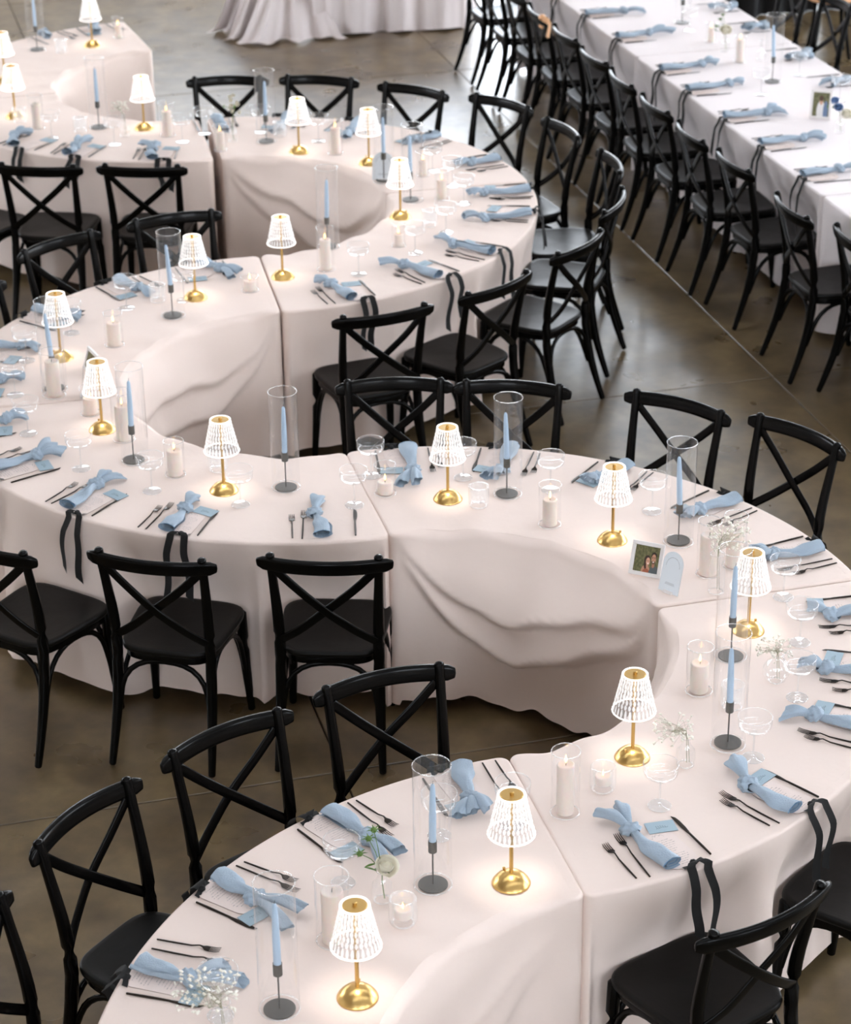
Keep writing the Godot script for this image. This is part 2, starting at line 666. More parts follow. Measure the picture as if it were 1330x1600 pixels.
# ---------------------------------------------------------------- chairs
func chair_proto() -> Node3D:
	var o := proto("cross_back_chair", "chair", "black cross-back chairs at the tables")
	# seat: a rounded trapezoid, dished, wider in front (-z)
	var outline := PackedVector2Array()
	for j in 44:
		var t := TAU * j / 44
		var c := signf(cos(t)) * pow(absf(cos(t)), 0.42)
		var s := signf(sin(t)) * pow(absf(sin(t)), 0.42)
		var z := 0.205 * s
		outline.append(Vector2(c * lerpf(0.212, 0.178, (s + 1.0) / 2.0), z))
	var mb := MB.new()
	var rows := []
	for lv in [[0.02, 0.452], [0.4, 0.4535], [0.75, 0.457], [0.90, 0.461], [0.965, 0.462], [0.992, 0.458], [1.0, 0.450], [0.992, 0.441], [0.96, 0.437], [0.02, 0.437]]:
		var r := PackedVector3Array()
		for p in outline:
			r.append(Vector3(p.x * lv[0], lv[1], p.y * lv[0]))
		rows.append(r)
	mb.grid(rows, true, true)
	part("seat", mb.mesh(), M.black_seat, o)
	mb = MB.new()
	rows = []
	for lv in [[0.90, 0.438], [0.935, 0.436], [0.935, 0.408], [0.91, 0.405], [0.84, 0.405], [0.83, 0.438]]:
		var r := PackedVector3Array()
		for p in outline:
			r.append(Vector3(p.x * lv[0], lv[1], p.y * lv[0]))
		rows.append(r)
	mb.grid(rows, true, true)
	part("seat_frame", mb.mesh(), M.black, o)
	for sd in [-1.0, 1.0]:
		mb = MB.new()
		var path := curve([Vector3(0.192 * sd, 0.012, 0.29), Vector3(0.182 * sd, 0.22, 0.222), Vector3(0.178 * sd, 0.45, 0.188), Vector3(0.182 * sd, 0.65, 0.205), Vector3(0.19 * sd, 0.84, 0.246), Vector3(0.191 * sd, 0.882, 0.256)], 18)
		var rad := []
		for i in 19:
			rad.append(lerpf(0.0135, 0.0165, i / 18.0) + 0.0062 * sin(PI * clampf(i / 16.0, 0.0, 1.0)))
		mb.tube(path, rad, 12)
		part("rear_leg", mb.mesh(), M.black, o)
	for sd in [-1.0, 1.0]:
		mb = MB.new()
		mb.tube(curve([Vector3(0.178 * sd, 0.44, -0.165), Vector3(0.182 * sd, 0.25, -0.172), Vector3(0.192 * sd, 0.012, -0.192)], 8), [0.021, 0.021, 0.0205, 0.02, 0.019, 0.018, 0.0165, 0.015, 0.014], 12)
		part("front_leg", mb.mesh(), M.black, o)
	# the top rail: a broad band bent round the back
	mb = MB.new()
	var rail := []
	var rr := []
	for i in 25:
		var u := -1.0 + 2.0 * i / 24.0
		rail.append(Vector3(0.238 * u, 0.847 + 0.004 * (1.0 - u * u), 0.292 - 0.052 * u * u))
		var e := sqrt(maxf(0.0, 1.0 - pow(absf(u), 12.0)))
		rr.append(Vector2(0.0135 * lerpf(0.55, 1.0, e), 0.0285 * lerpf(0.62, 1.0, e)))
	mb.tube(rail, rr, 18, Vector3(0, 1, 0.22).normalized(), true, 0.62)
	part("top_rail", mb.mesh(), M.black, o)
	for sd in [-1.0, 1.0]:
		mb = MB.new()
		var bow := curve([Vector3(-0.176 * sd, 0.822, 0.248), Vector3(-0.1 * sd, 0.745, 0.25), Vector3(0, 0.655, 0.244 + 0.006 * sd), Vector3(0.1 * sd, 0.568, 0.226), Vector3(0.17 * sd, 0.512, 0.198)], 16)
		mb.tube(bow, [Vector2(0.0058, 0.0165)], 12, Vector3(sd * 0.8, 0.9, 0.1).normalized(), true, 0.6)
		part("cross_slat", mb.mesh(), M.black, o)
	# bent braces, one bow between each pair of neighbouring legs
	var bows := [
		[Vector3(-0.177, 0.20, 0.222), Vector3(-0.15, 0.34, 0.20), Vector3(-0.07, 0.40, 0.185), Vector3(0.07, 0.40, 0.185), Vector3(0.15, 0.34, 0.20), Vector3(0.177, 0.20, 0.222)],
		[Vector3(-0.18, 0.20, -0.17), Vector3(-0.15, 0.34, -0.165), Vector3(-0.07, 0.40, -0.165), Vector3(0.07, 0.40, -0.165), Vector3(0.15, 0.34, -0.165), Vector3(0.18, 0.20, -0.17)],
		[Vector3(-0.185, 0.20, -0.165), Vector3(-0.178, 0.34, -0.13), Vector3(-0.172, 0.40, -0.06), Vector3(-0.165, 0.40, 0.06), Vector3(-0.17, 0.34, 0.15), Vector3(-0.178, 0.20, 0.21)],
		[Vector3(0.185, 0.20, -0.165), Vector3(0.178, 0.34, -0.13), Vector3(0.172, 0.40, -0.06), Vector3(0.165, 0.40, 0.06), Vector3(0.17, 0.34, 0.15), Vector3(0.178, 0.20, 0.21)]]
	for b in bows:
		mb = MB.new()
		mb.tube(curve(b, 18), [Vector2(0.0095, 0.011)], 8)
		part("leg_brace", mb.mesh(), M.black, o)
	return o

func chair(x: float, z: float, yaw: float, label: String) -> void:
	copy(cache.chair, Vector3(x, 0, z), yaw, "black cross-back chair " + label)

# ---------------------------------------------------------------- table lamps, candles and glasses
func lamp_proto() -> Node3D:
	var o := proto("table_lamp", "table lamp", "small crystal-shaded table lamps")
	var mb := MB.new()
	mb.lathe([Vector2(0.001, 0.038), Vector2(0.008, 0.0375), Vector2(0.02, 0.035), Vector2(0.034, 0.028), Vector2(0.046, 0.0165), Vector2(0.0535, 0.006), Vector2(0.0555, 0.002), Vector2(0.0555, 0.0)], 40)
	mb.lathe([Vector2(0.0555, 0.0), Vector2(0.001, 0.0)], 40)
	var base := part("base", mb.mesh(), M.brass, o)
	mb = MB.new()
	mb.lathe([Vector2(0.0035, 0.031), Vector2(0.0035, 0.037), Vector2(0.0045, 0.038), Vector2(0.0045, 0.041), Vector2(0.001, 0.0415)], 12, Vector3(0.012, -0.003, -0.026), true)
	part("switch", mb.mesh(), M.brass, base)
	mb = MB.new()
	mb.lathe([Vector2(0.0058, 0.036), Vector2(0.0058, 0.296)], 16)
	part("stem", mb.mesh(), M.brass, o)
	mb = MB.new()
	mb.lathe([Vector2(0.001, 0.2985), Vector2(0.0315, 0.2985), Vector2(0.0325, 0.2975), Vector2(0.0325, 0.2945), Vector2(0.001, 0.2945)], 36, Vector3.ZERO, true)
	mb.lathe([Vector2(0.0062, 0.2985), Vector2(0.0062, 0.3065), Vector2(0.0052, 0.308), Vector2(0.001, 0.3082)], 14, Vector3.ZERO, true)
	part("top_cap", mb.mesh(), M.brass, o)
	mb = MB.new()
	mb.lathe([Vector2(0.001, 0.2925), Vector2(0.024, 0.2925), Vector2(0.024, 0.2945)], 20, Vector3.ZERO, true)
	part("led_disc", mb.mesh(), M.led, o)
	# the shade: a fluted cone of clear acrylic with raised facets
	var rad := func(y: float) -> float: return lerpf(0.0655, 0.0375, (y - 0.170) / 0.128)
	mb = MB.new()
	var rows := []
	for i in 13:
		var y := lerpf(0.170, 0.298, i / 12.0)
		var r := PackedVector3Array()
		for j in 112:
			var t := TAU * j / 112
			var q: float = rad.call(y) * (1.0 + 0.012 * cos(28.0 * t))
			r.append(Vector3(q * cos(t), y, q * sin(t)))
		rows.append(r)
	mb.grid(rows, true)
	var shade := part("lamp_shade", mb.mesh(), M.crystal, o)
	mb = MB.new()
	for j in 28:
		for i in 7:
			var lo := 0.171 if i == 0 else 0.200 + (i - 1) * 0.0158
			var hi := 0.199 if i == 0 else lo + 0.0156
			var t := TAU * (j + (0.10 if i % 2 == 1 else -0.10)) / 28
			var pts := []
			for e in [[lo, -0.20], [lo, 0.20], [(lo + hi) / 2, 0.42], [hi, 0.20], [hi, -0.20], [(lo + hi) / 2, -0.42]]:
				var a: float = t + e[1] * TAU / 28 * (0.72 if i == 0 else 0.86)
				var q: float = rad.call(e[0]) + 0.0004
				pts.append(Vector3(q * cos(a), e[0], q * sin(a)))
			var ym := (lo + hi) / 2
			var qm: float = rad.call(ym) + 0.0034
			pts.append(Vector3(qm * cos(t), ym, qm * sin(t)))
			var base_i := mb.v.size()
			for p in pts:
				mb.v.append(p)
				mb.uv.append(Vector2.ZERO)
			for e in 6:
				mb.idx.append_array(PackedInt32Array([base_i + e, base_i + (e + 1) % 6, base_i + 6]))
	var facets := part("facets", mb.mesh(), M.facet, shade)
	facets.set_meta("kind", "stuff")
	for ring in [[0.170, 0.0660, 0.0022, "lower_rim"], [0.2975, 0.0380, 0.0026, "upper_rim"]]:
		mb = MB.new()
		rows = []
		for i in 9:
			var a := TAU * i / 8
			var r := PackedVector3Array()
			for j in 56:
				var t := TAU * j / 56
				var q: float = ring[1] * (1.0 + 0.012 * cos(28.0 * t)) + ring[2] * cos(a)
				r.append(Vector3(q * cos(t), ring[0] + ring[2] * sin(a), q * sin(t)))
			rows.append(r)
		mb.grid(rows, true)
		part(ring[3], mb.mesh(), M.shade_rim, shade)
	var l := SpotLight3D.new()
	l.name = "lamp_light"
	l.position = Vector3(0, 0.289, 0)
	l.rotation.x = -PI / 2
	l.spot_angle = 32.0
	l.spot_angle_attenuation = 0.9
	l.spot_range = 60.0
	l.spot_attenuation = 2.0
	l.light_color = Color(1.0, 0.96, 0.925)
	l.light_energy = LAMP
	l.light_size = 0.02
	l.shadow_enabled = true
	o.add_child(l, true)
	return o

func lamp(x: float, z: float, turn: float, label: String) -> void:
	copy(cache.lamp, Vector3(x, TT + 0.001, z), turn, label)

func ring_rows(r: float, y: float, w: float, seg: int) -> Array:
	var rows := []
	for i in 7:
		var a := TAU * i / 6
		var row := PackedVector3Array()
		for j in seg:
			var t := TAU * j / seg
			row.append(Vector3((r + w * cos(a)) * cos(t), y + w * sin(a), (r + w * cos(a)) * sin(t)))
		rows.append(row)
	return rows

func holder_proto() -> Node3D:
	var o := proto("taper_holder", "candlestick", "slim grey metal candlesticks")
	var mb := MB.new()
	mb.lathe([Vector2(0.001, 0.0), Vector2(0.042, 0.0), Vector2(0.0425, 0.001), Vector2(0.0425, 0.0035), Vector2(0.0415, 0.0045), Vector2(0.001, 0.005)], 36, Vector3.ZERO, true)
	part("base", mb.mesh(), M.steel, o)
	mb = MB.new()
	mb.lathe([Vector2(0.0024, 0.004), Vector2(0.0024, 0.115)], 10)
	part("rod", mb.mesh(), M.steel, o)
	mb = MB.new()
	mb.lathe([Vector2(0.001, 0.113), Vector2(0.0115, 0.113), Vector2(0.0125, 0.114), Vector2(0.0125, 0.150), Vector2(0.0115, 0.1505), Vector2(0.0108, 0.15), Vector2(0.0105, 0.13)], 20, Vector3.ZERO, true)
	part("cup", mb.mesh(), M.steel, o)
	return o

func taper_proto() -> Node3D:
	var o := proto("taper_candle", "candle", "dusty blue taper candles")
	var mb := MB.new()
	mb.lathe([Vector2(0.0102, 0.0), Vector2(0.0102, 0.10), Vector2(0.0085, 0.165), Vector2(0.0068, 0.198), Vector2(0.0045, 0.206), Vector2(0.001, 0.208)], 18)
	part("wax", mb.mesh(), M.blue_wax, o)
	mb = MB.new()
	mb.tube([Vector3(0, 0.206, 0), Vector3(0.0005, 0.213, 0), Vector3(0.002, 0.218, 0)], [0.0008], 6)
	part("wick", mb.mesh(), M.wick, o)
	return o

func cylinder_glass(called: String, category: String, group: String, r: float, h: float, foot: float) -> Node3D:
	var o := proto(called, category, group)
	var mb := MB.new()
	mb.lathe([Vector2(r, 0.002), Vector2(r, h)], 48)
	part("glass_body", mb.mesh(), M.glass, o)
	mb = MB.new()
	mb.grid(ring_rows(r, h, 0.0013, 48), true)
	part("rim", mb.mesh(), M.rim, o)
	mb = MB.new()
	mb.grid(ring_rows(r * 0.985, 0.0025, 0.0022, 48), true)
	if foot > 0.0:
		mb.lathe([Vector2(r, 0.004), Vector2(r * 0.97, foot), Vector2(0.001, foot)], 48, Vector3.ZERO, true)
	part("foot_ring", mb.mesh(), M.rim, o)
	return o

func hurricane(x: float, z: float, label: String, gx := 0.0, gz := 0.0, tilt := 0.0) -> void:
	copy(cache.holder, Vector3(x, TT + 0.003, z), 0.0, "grey metal candlestick " + label)
	var t := copy(cache.taper, Vector3(x, TT + 0.134, z), 0.0, "dusty blue taper candle " + label)
	t.rotation.z = tilt
	copy(cache.tall, Vector3(x + gx, TT + 0.001, z + gz), 0.0, "tall clear glass sleeve around the taper " + label)

func pillar_mesh(r: float, h: float) -> Mesh:
	var key := "pillar%.3f_%.3f" % [r, h]
	if not cache.has(key):
		var mb := MB.new()
		mb.lathe([Vector2(0.001, 0.0), Vector2(r - 0.002, 0.0), Vector2(r, 0.002), Vector2(r, h - 0.004), Vector2(r - 0.0015, h - 0.001), Vector2(r - 0.005, h), Vector2(r * 0.6, h - 0.004), Vector2(0.001, h - 0.006)], 28)
		cache[key] = mb.mesh()
	return cache[key]

func flame(parent: Node3D, y: float, s := 1.0) -> void:
	if not cache.has("flame"):
		var mb := MB.new()
		mb.lathe([Vector2(0.0005, 0.0), Vector2(0.0032, 0.004), Vector2(0.0042, 0.009), Vector2(0.0034, 0.015), Vector2(0.0016, 0.022), Vector2(0.0003, 0.028)], 12)
		cache.flame = mb.mesh()
	var f := part("flame", cache.flame, M.flame, parent)
	f.position.y = y
	f.scale = Vector3.ONE * s
	var l := OmniLight3D.new()
	l.name = "flame_light"
	l.position = Vector3(0, y + 0.012 * s, 0)
	l.light_color = Color(1.0, 0.74, 0.45)
	l.light_energy = FLAME
	l.light_size = 0.006
	l.omni_range = 60.0
	l.omni_attenuation = 2.0
	l.shadow_enabled = true
	parent.add_child(l, true)

# a white pillar candle and the glass cylinder that it stands in
func pillar(x: float, z: float, r: float, h: float, lit: bool, gr: float, gh: float, label: String) -> void:
	var o := thing("pillar_candle", "white pillar candle " + label, "candle", Vector3(x, TT + 0.003, z), 0.0, "white pillar candles")
	part("wax", pillar_mesh(r, h), M.wax, o)
	if not cache.has("wick"):
		var mb := MB.new()
		mb.tube([Vector3(0, -0.006, 0), Vector3(0.0005, 0.003, 0), Vector3(0.002, 0.008, 0.001)], [0.0009], 6)
		cache.wick = mb.mesh()
	var wk := part("wick", cache.wick, M.wick, o)
	wk.position.y = h
	if lit:
		flame(o, h + 0.003)
	if gr > 0.0:
		var key := "cyl%.3f_%.3f" % [gr, gh]
		if not cache.has(key):
			cache[key] = cylinder_glass("glass_cylinder", "candle holder", "clear glass cylinders round pillar candles", gr, gh, 0.0)
		copy(cache[key], Vector3(x, TT + 0.001, z), 0.0, "clear glass cylinder around the pillar candle " + label)

func votive(x: float, z: float, ribbed: bool, lit: bool, label: String, r := 0.038, h := 0.082) -> void:
	var key := "votive_ribbed" if ribbed else "votive_plain"
	if not cache.has(key):
		var o := proto("glass_votive", "votive holder", "small glass votive holders")
		var mb := MB.new()
		var outer := [Vector2(0.030, 0.0), Vector2(0.035, 0.004), Vector2(0.0385, 0.016), Vector2(0.039, 0.05), Vector2(0.0385, 0.082)]
		mb.lathe(outer, 120 if ribbed else 40, Vector3.ZERO, false, 0.02 if ribbed else 0.0, 30)
		part("glass_body", mb.mesh(), M.votive, o)
		mb = MB.new()
		mb.lathe([Vector2(0.031, 0.082), Vector2(0.0305, 0.03), Vector2(0.026, 0.022), Vector2(0.001, 0.021)], 40)
		part("inner_glass", mb.mesh(), M.votive, o)
		mb = MB.new()
		mb.lathe([Vector2(0.0385, 0.0815), Vector2(0.0375, 0.0835), Vector2(0.032, 0.0835), Vector2(0.031, 0.0815)], 40)
		part("rim", mb.mesh(), M.rim, o)
		mb = MB.new()
		mb.grid(ring_rows(0.029, 0.003, 0.0025, 40), true)
		part("foot_ring", mb.mesh(), M.rim, o)
		cache[key] = o
	var c := copy(cache[key], Vector3(x, TT + 0.001, z), 0.0, ("ribbed" if ribbed else "plain") + " glass votive holder " + label)
	if lit:
		var t := thing("tea_light", "lit tea candle in the votive holder " + label, "candle", Vector3(x, TT + 0.0235, z), 0.0, "tea candles in votive holders")
		part("wax", pillar_mesh(0.025, 0.03), M.wax, t)
		flame(t, 0.026, 0.8)

func coupe_proto() -> Node3D:
	var o := proto("coupe_glass", "coupe glass", "ribbed coupe glasses")
	var mb := MB.new()
	mb.lathe([Vector2(0.004, 0.098), Vector2(0.02, 0.0995), Vector2(0.038, 0.104), Vector2(0.049, 0.113), Vector2(0.0525, 0.125), Vector2(0.0525, 0.150)], 144, Vector3.ZERO, false, 0.008, 36)
	part("bowl", mb.mesh(), M.thick_glass, o)
	mb = MB.new()
	mb.grid(ring_rows(0.0525, 0.150, 0.0009, 48), true)
	part("rim", mb.mesh(), M.rim, o)
	mb = MB.new()
	mb.lathe([Vector2(0.007, 0.0985), Vector2(0.0042, 0.092), Vector2(0.0032, 0.075), Vector2(0.003, 0.03), Vector2(0.0038, 0.012), Vector2(0.008, 0.005)], 14)
	part("stem", mb.mesh(), M.thick_glass, o)
	mb = MB.new()
	mb.lathe([Vector2(0.006, 0.006), Vector2(0.018, 0.0035), Vector2(0.033, 0.0022), Vector2(0.035, 0.0012), Vector2(0.033, 0.0), Vector2(0.001, 0.0)], 40)
	mb.grid(ring_rows(0.0345, 0.0014, 0.0012, 40), true)
	part("foot", mb.mesh(), M.rim, o)
	return o

func coupe(x: float, z: float, label: String) -> void:
	copy(cache.coupe, Vector3(x, TT + 0.001, z), 0.0, "ribbed coupe glass " + label)

# ---------------------------------------------------------------- cutlery, cards, ribbons, napkins
func fork_proto(called: String, group: String, len: float) -> Node3D:
	var o := proto(called, "fork", group)
	var mb := MB.new()
	var hy := 0.006
	# along -z from the end of the handle (z = 0) to the tines
	mb.tube([Vector3(0, 0.0035, 0), Vector3(0, 0.0035, -0.3 * len), Vector3(0, 0.0045, -0.55 * len), Vector3(0, hy + 0.004, -0.68 * len), Vector3(0, hy, -0.74 * len)], [Vector2(0.0028, 0.0022), Vector2(0.0034, 0.0024), Vector2(0.0026, 0.002), Vector2(0.0022, 0.0018), Vector2(0.0045, 0.0014)], 8)
	part("handle", mb.mesh(), M.dark_metal, o)
	mb = MB.new()
	mb.tube([Vector3(0, hy, -0.73 * len), Vector3(0, hy - 0.002, -0.77 * len), Vector3(0, hy - 0.003, -0.83 * len)], [Vector2(0.005, 0.0012), Vector2(0.0108, 0.0013), Vector2(0.0112, 0.0012)], 10, Vector3.UP, true, 0.7)
	for k in 4:
		var x := -0.0093 + 0.0062 * k
		mb.tube([Vector3(x, hy - 0.003, -0.825 * len), Vector3(x, hy - 0.0025, -0.93 * len), Vector3(x * 0.97, hy + 0.001, -len)], [Vector2(0.0017, 0.0011), Vector2(0.0016, 0.001), Vector2(0.0008, 0.0007)], 6)
	part("head", mb.mesh(), M.dark_metal, o)
	return o

func knife_proto() -> Node3D:
	var o := proto("table_knife", "knife", "dark table knives")
	var mb := MB.new()
	mb.tube([Vector3(0, 0.004, 0), Vector3(0, 0.004, -0.05), Vector3(0, 0.004, -0.11), Vector3(0, 0.004, -0.122)], [Vector2(0.0032, 0.003), Vector2(0.0042, 0.0035), Vector2(0.0036, 0.003), Vector2(0.0042, 0.0022)], 8)
	part("handle", mb.mesh(), M.dark_metal, o)
	mb = MB.new()
	mb.tube([Vector3(0, 0.0035, -0.12), Vector3(0.0012, 0.003, -0.15), Vector3(0.0016, 0.003, -0.185), Vector3(0.0005, 0.003, -0.205), Vector3(-0.0035, 0.003, -0.216)], [Vector2(0.0045, 0.0014), Vector2(0.0072, 0.001), Vector2(0.0074, 0.0009), Vector2(0.0056, 0.0008), Vector2(0.0012, 0.0006)], 8)
	part("blade", mb.mesh(), M.dark_metal, o)
	return o

func card_mesh(key: String, w: float, h: float, arch: float) -> Mesh:
	if not cache.has(key):
		# outline, the arched end towards -z, lying flat; a thin slab with its print on top
		var out := PackedVector2Array()
		if arch > 0.0:
			for k in 17:
				var a := PI * k / 16.0
				out.append(Vector2(-cos(a) * w / 2, -h / 2 + arch - sin(a) * arch))
		else:
			out.append_array(PackedVector2Array([Vector2(-w / 2, -h / 2), Vector2(w / 2, -h / 2)]))
		if arch > 0.0 and arch < w / 2 + 0.001 and key == "menu":
			for k in 9:
				var a := PI / 2 * k / 8.0
				out.append(Vector2(w / 2 - 0.03 + 0.03 * cos(a), h / 2 - 0.03 + 0.03 * sin(a)))
			for k in 9:
				var a := PI / 2 + PI / 2 * k / 8.0
				out.append(Vector2(-w / 2 + 0.03 + 0.03 * cos(a), h / 2 - 0.03 + 0.03 * sin(a)))
		else:
			out.append_array(PackedVector2Array([Vector2(w / 2, h / 2), Vector2(-w / 2, h / 2)]))
		var st := SurfaceTool.new()
		st.begin(Mesh.PRIMITIVE_TRIANGLES)
		var tri := Geometry2D.triangulate_polygon(out)
		for lv in [[0.0011, false], [0.0, true]]:
			for k in range(0, tri.size(), 3):
				var abc := [tri[k], tri[k + 1], tri[k + 2]]
				var ar := (out[abc[1]] - out[abc[0]]).cross(out[abc[2]] - out[abc[0]])
				if (ar < 0.0) != lv[1]:
					abc.reverse()
				for i in abc:
					st.set_normal(Vector3.DOWN if lv[1] else Vector3.UP)
					st.set_uv(Vector2(out[i].x / w + 0.5, out[i].y / h + 0.5))
					st.add_vertex(Vector3(out[i].x, lv[0], out[i].y))
		var n := out.size()
		for i in n:
			var a := out[i]
			var b := out[(i + 1) % n]
			var nn := Vector3(b.y - a.y, 0, a.x - b.x).normalized()
			for q in [[a, 0.0], [a, 0.0011], [b, 0.0011], [a, 0.0], [b, 0.0011], [b, 0.0]]:
				st.set_normal(nn)
				st.set_uv(Vector2(0.02, 0.02))
				st.add_vertex(Vector3(q[0].x, q[1], q[0].y))
		cache[key] = st.commit()
	return cache[key]

func slip(called: String, key: String, w: float, h: float, arch: float, mat: Material, at: Vector3, turn: float, label: String, category: String, group: String) -> MeshInstance3D:
	var o := solid(called, card_mesh(key, w, h, arch), mat, label, category, group)
	o.position = at
	o.rotation.y = turn
	return o

# a satin ribbon: knotted at the table's edge, its two tails falling over it
func ribbon(e: Vector2, inw: Vector2, drop: float, seed: int, label: String) -> void:
	var r := RandomNumberGenerator.new()
	r.seed = seed
	var right := Vector2(-inw.y, inw.x)
	var o := thing("satin_ribbon", "black satin ribbon " + label, "ribbon", Vector3(e.x, TT, e.y), 0.0, "black satin ribbons tied round the menus")
	var at := func(u: float, t: float, y: float) -> Vector3:
		var p := inw * u + right * t
		return Vector3(p.x, y, p.y)
	var mb := MB.new()
	mb.blob(at.call(0.022, 0.0, 0.009), Vector3(0.011, 0.008, 0.011), 10, 7, 0.12, seed)
	part("knot", mb.mesh(), M.ribbon, o)
	# the loop that runs across the foot of the menu
	mb = MB.new()
	var rows := []
	for i in 13:
		var t := lerpf(-0.042, 0.034, i / 12.0)
		var y := 0.004 + 0.003 * sin(t * 90.0 + seed)
		rows.append(PackedVector3Array([at.call(0.012 + 0.01 * sin(t * 40.0), t, y + 0.004), at.call(0.028 + 0.01 * sin(t * 40.0), t, y)]))
	mb.grid(rows)
	part("band", mb.mesh(), M.ribbon, o)
	for sd in [-1.0, 1.0]:
		mb = MB.new()
		rows = []
		var len := drop * r.randf_range(0.75, 1.1)
		var sway := r.randf_range(-0.03, 0.03)
		var spread: float = sd * r.randf_range(0.018, 0.042)
		var tw := r.randf_range(-0.5, 0.5)
		var n := 26
		for i in n + 1:
			var x := float(i) / n
			var c: Vector3
			var half := 0.0145
			var across: Vector2 = right
			if x < 0.25:
				var q := x / 0.25
				c = at.call(lerpf(0.022, -0.004, q), spread * q, 0.010 + 0.012 * sin(PI * q) * (1.0 - q * 0.3))
			else:
				var q := (x - 0.25) / 0.75
				c = at.call(-0.008 - 0.022 * minf(1.0, q * 4.0) - 0.006 * sin(q * 5.0 + seed), spread + sway * q + 0.006 * sin(q * 7.0 + seed * sd), 0.006 - len * q - 0.004)
				across = right.rotated(tw * q)
			var d3 := Vector3(across.x, 0, across.y) * half
			if i == n:
				rows.append(PackedVector3Array([c - d3 + Vector3(0, 0.012, 0), c, c + d3 + Vector3(0, -0.012, 0)]))
			else:
				rows.append(PackedVector3Array([c - d3, c + Vector3(across.y, 0, -across.x) * 0.0012, c + d3]))
		mb.grid(rows)
		part("tail", mb.mesh(), M.ribbon, o)

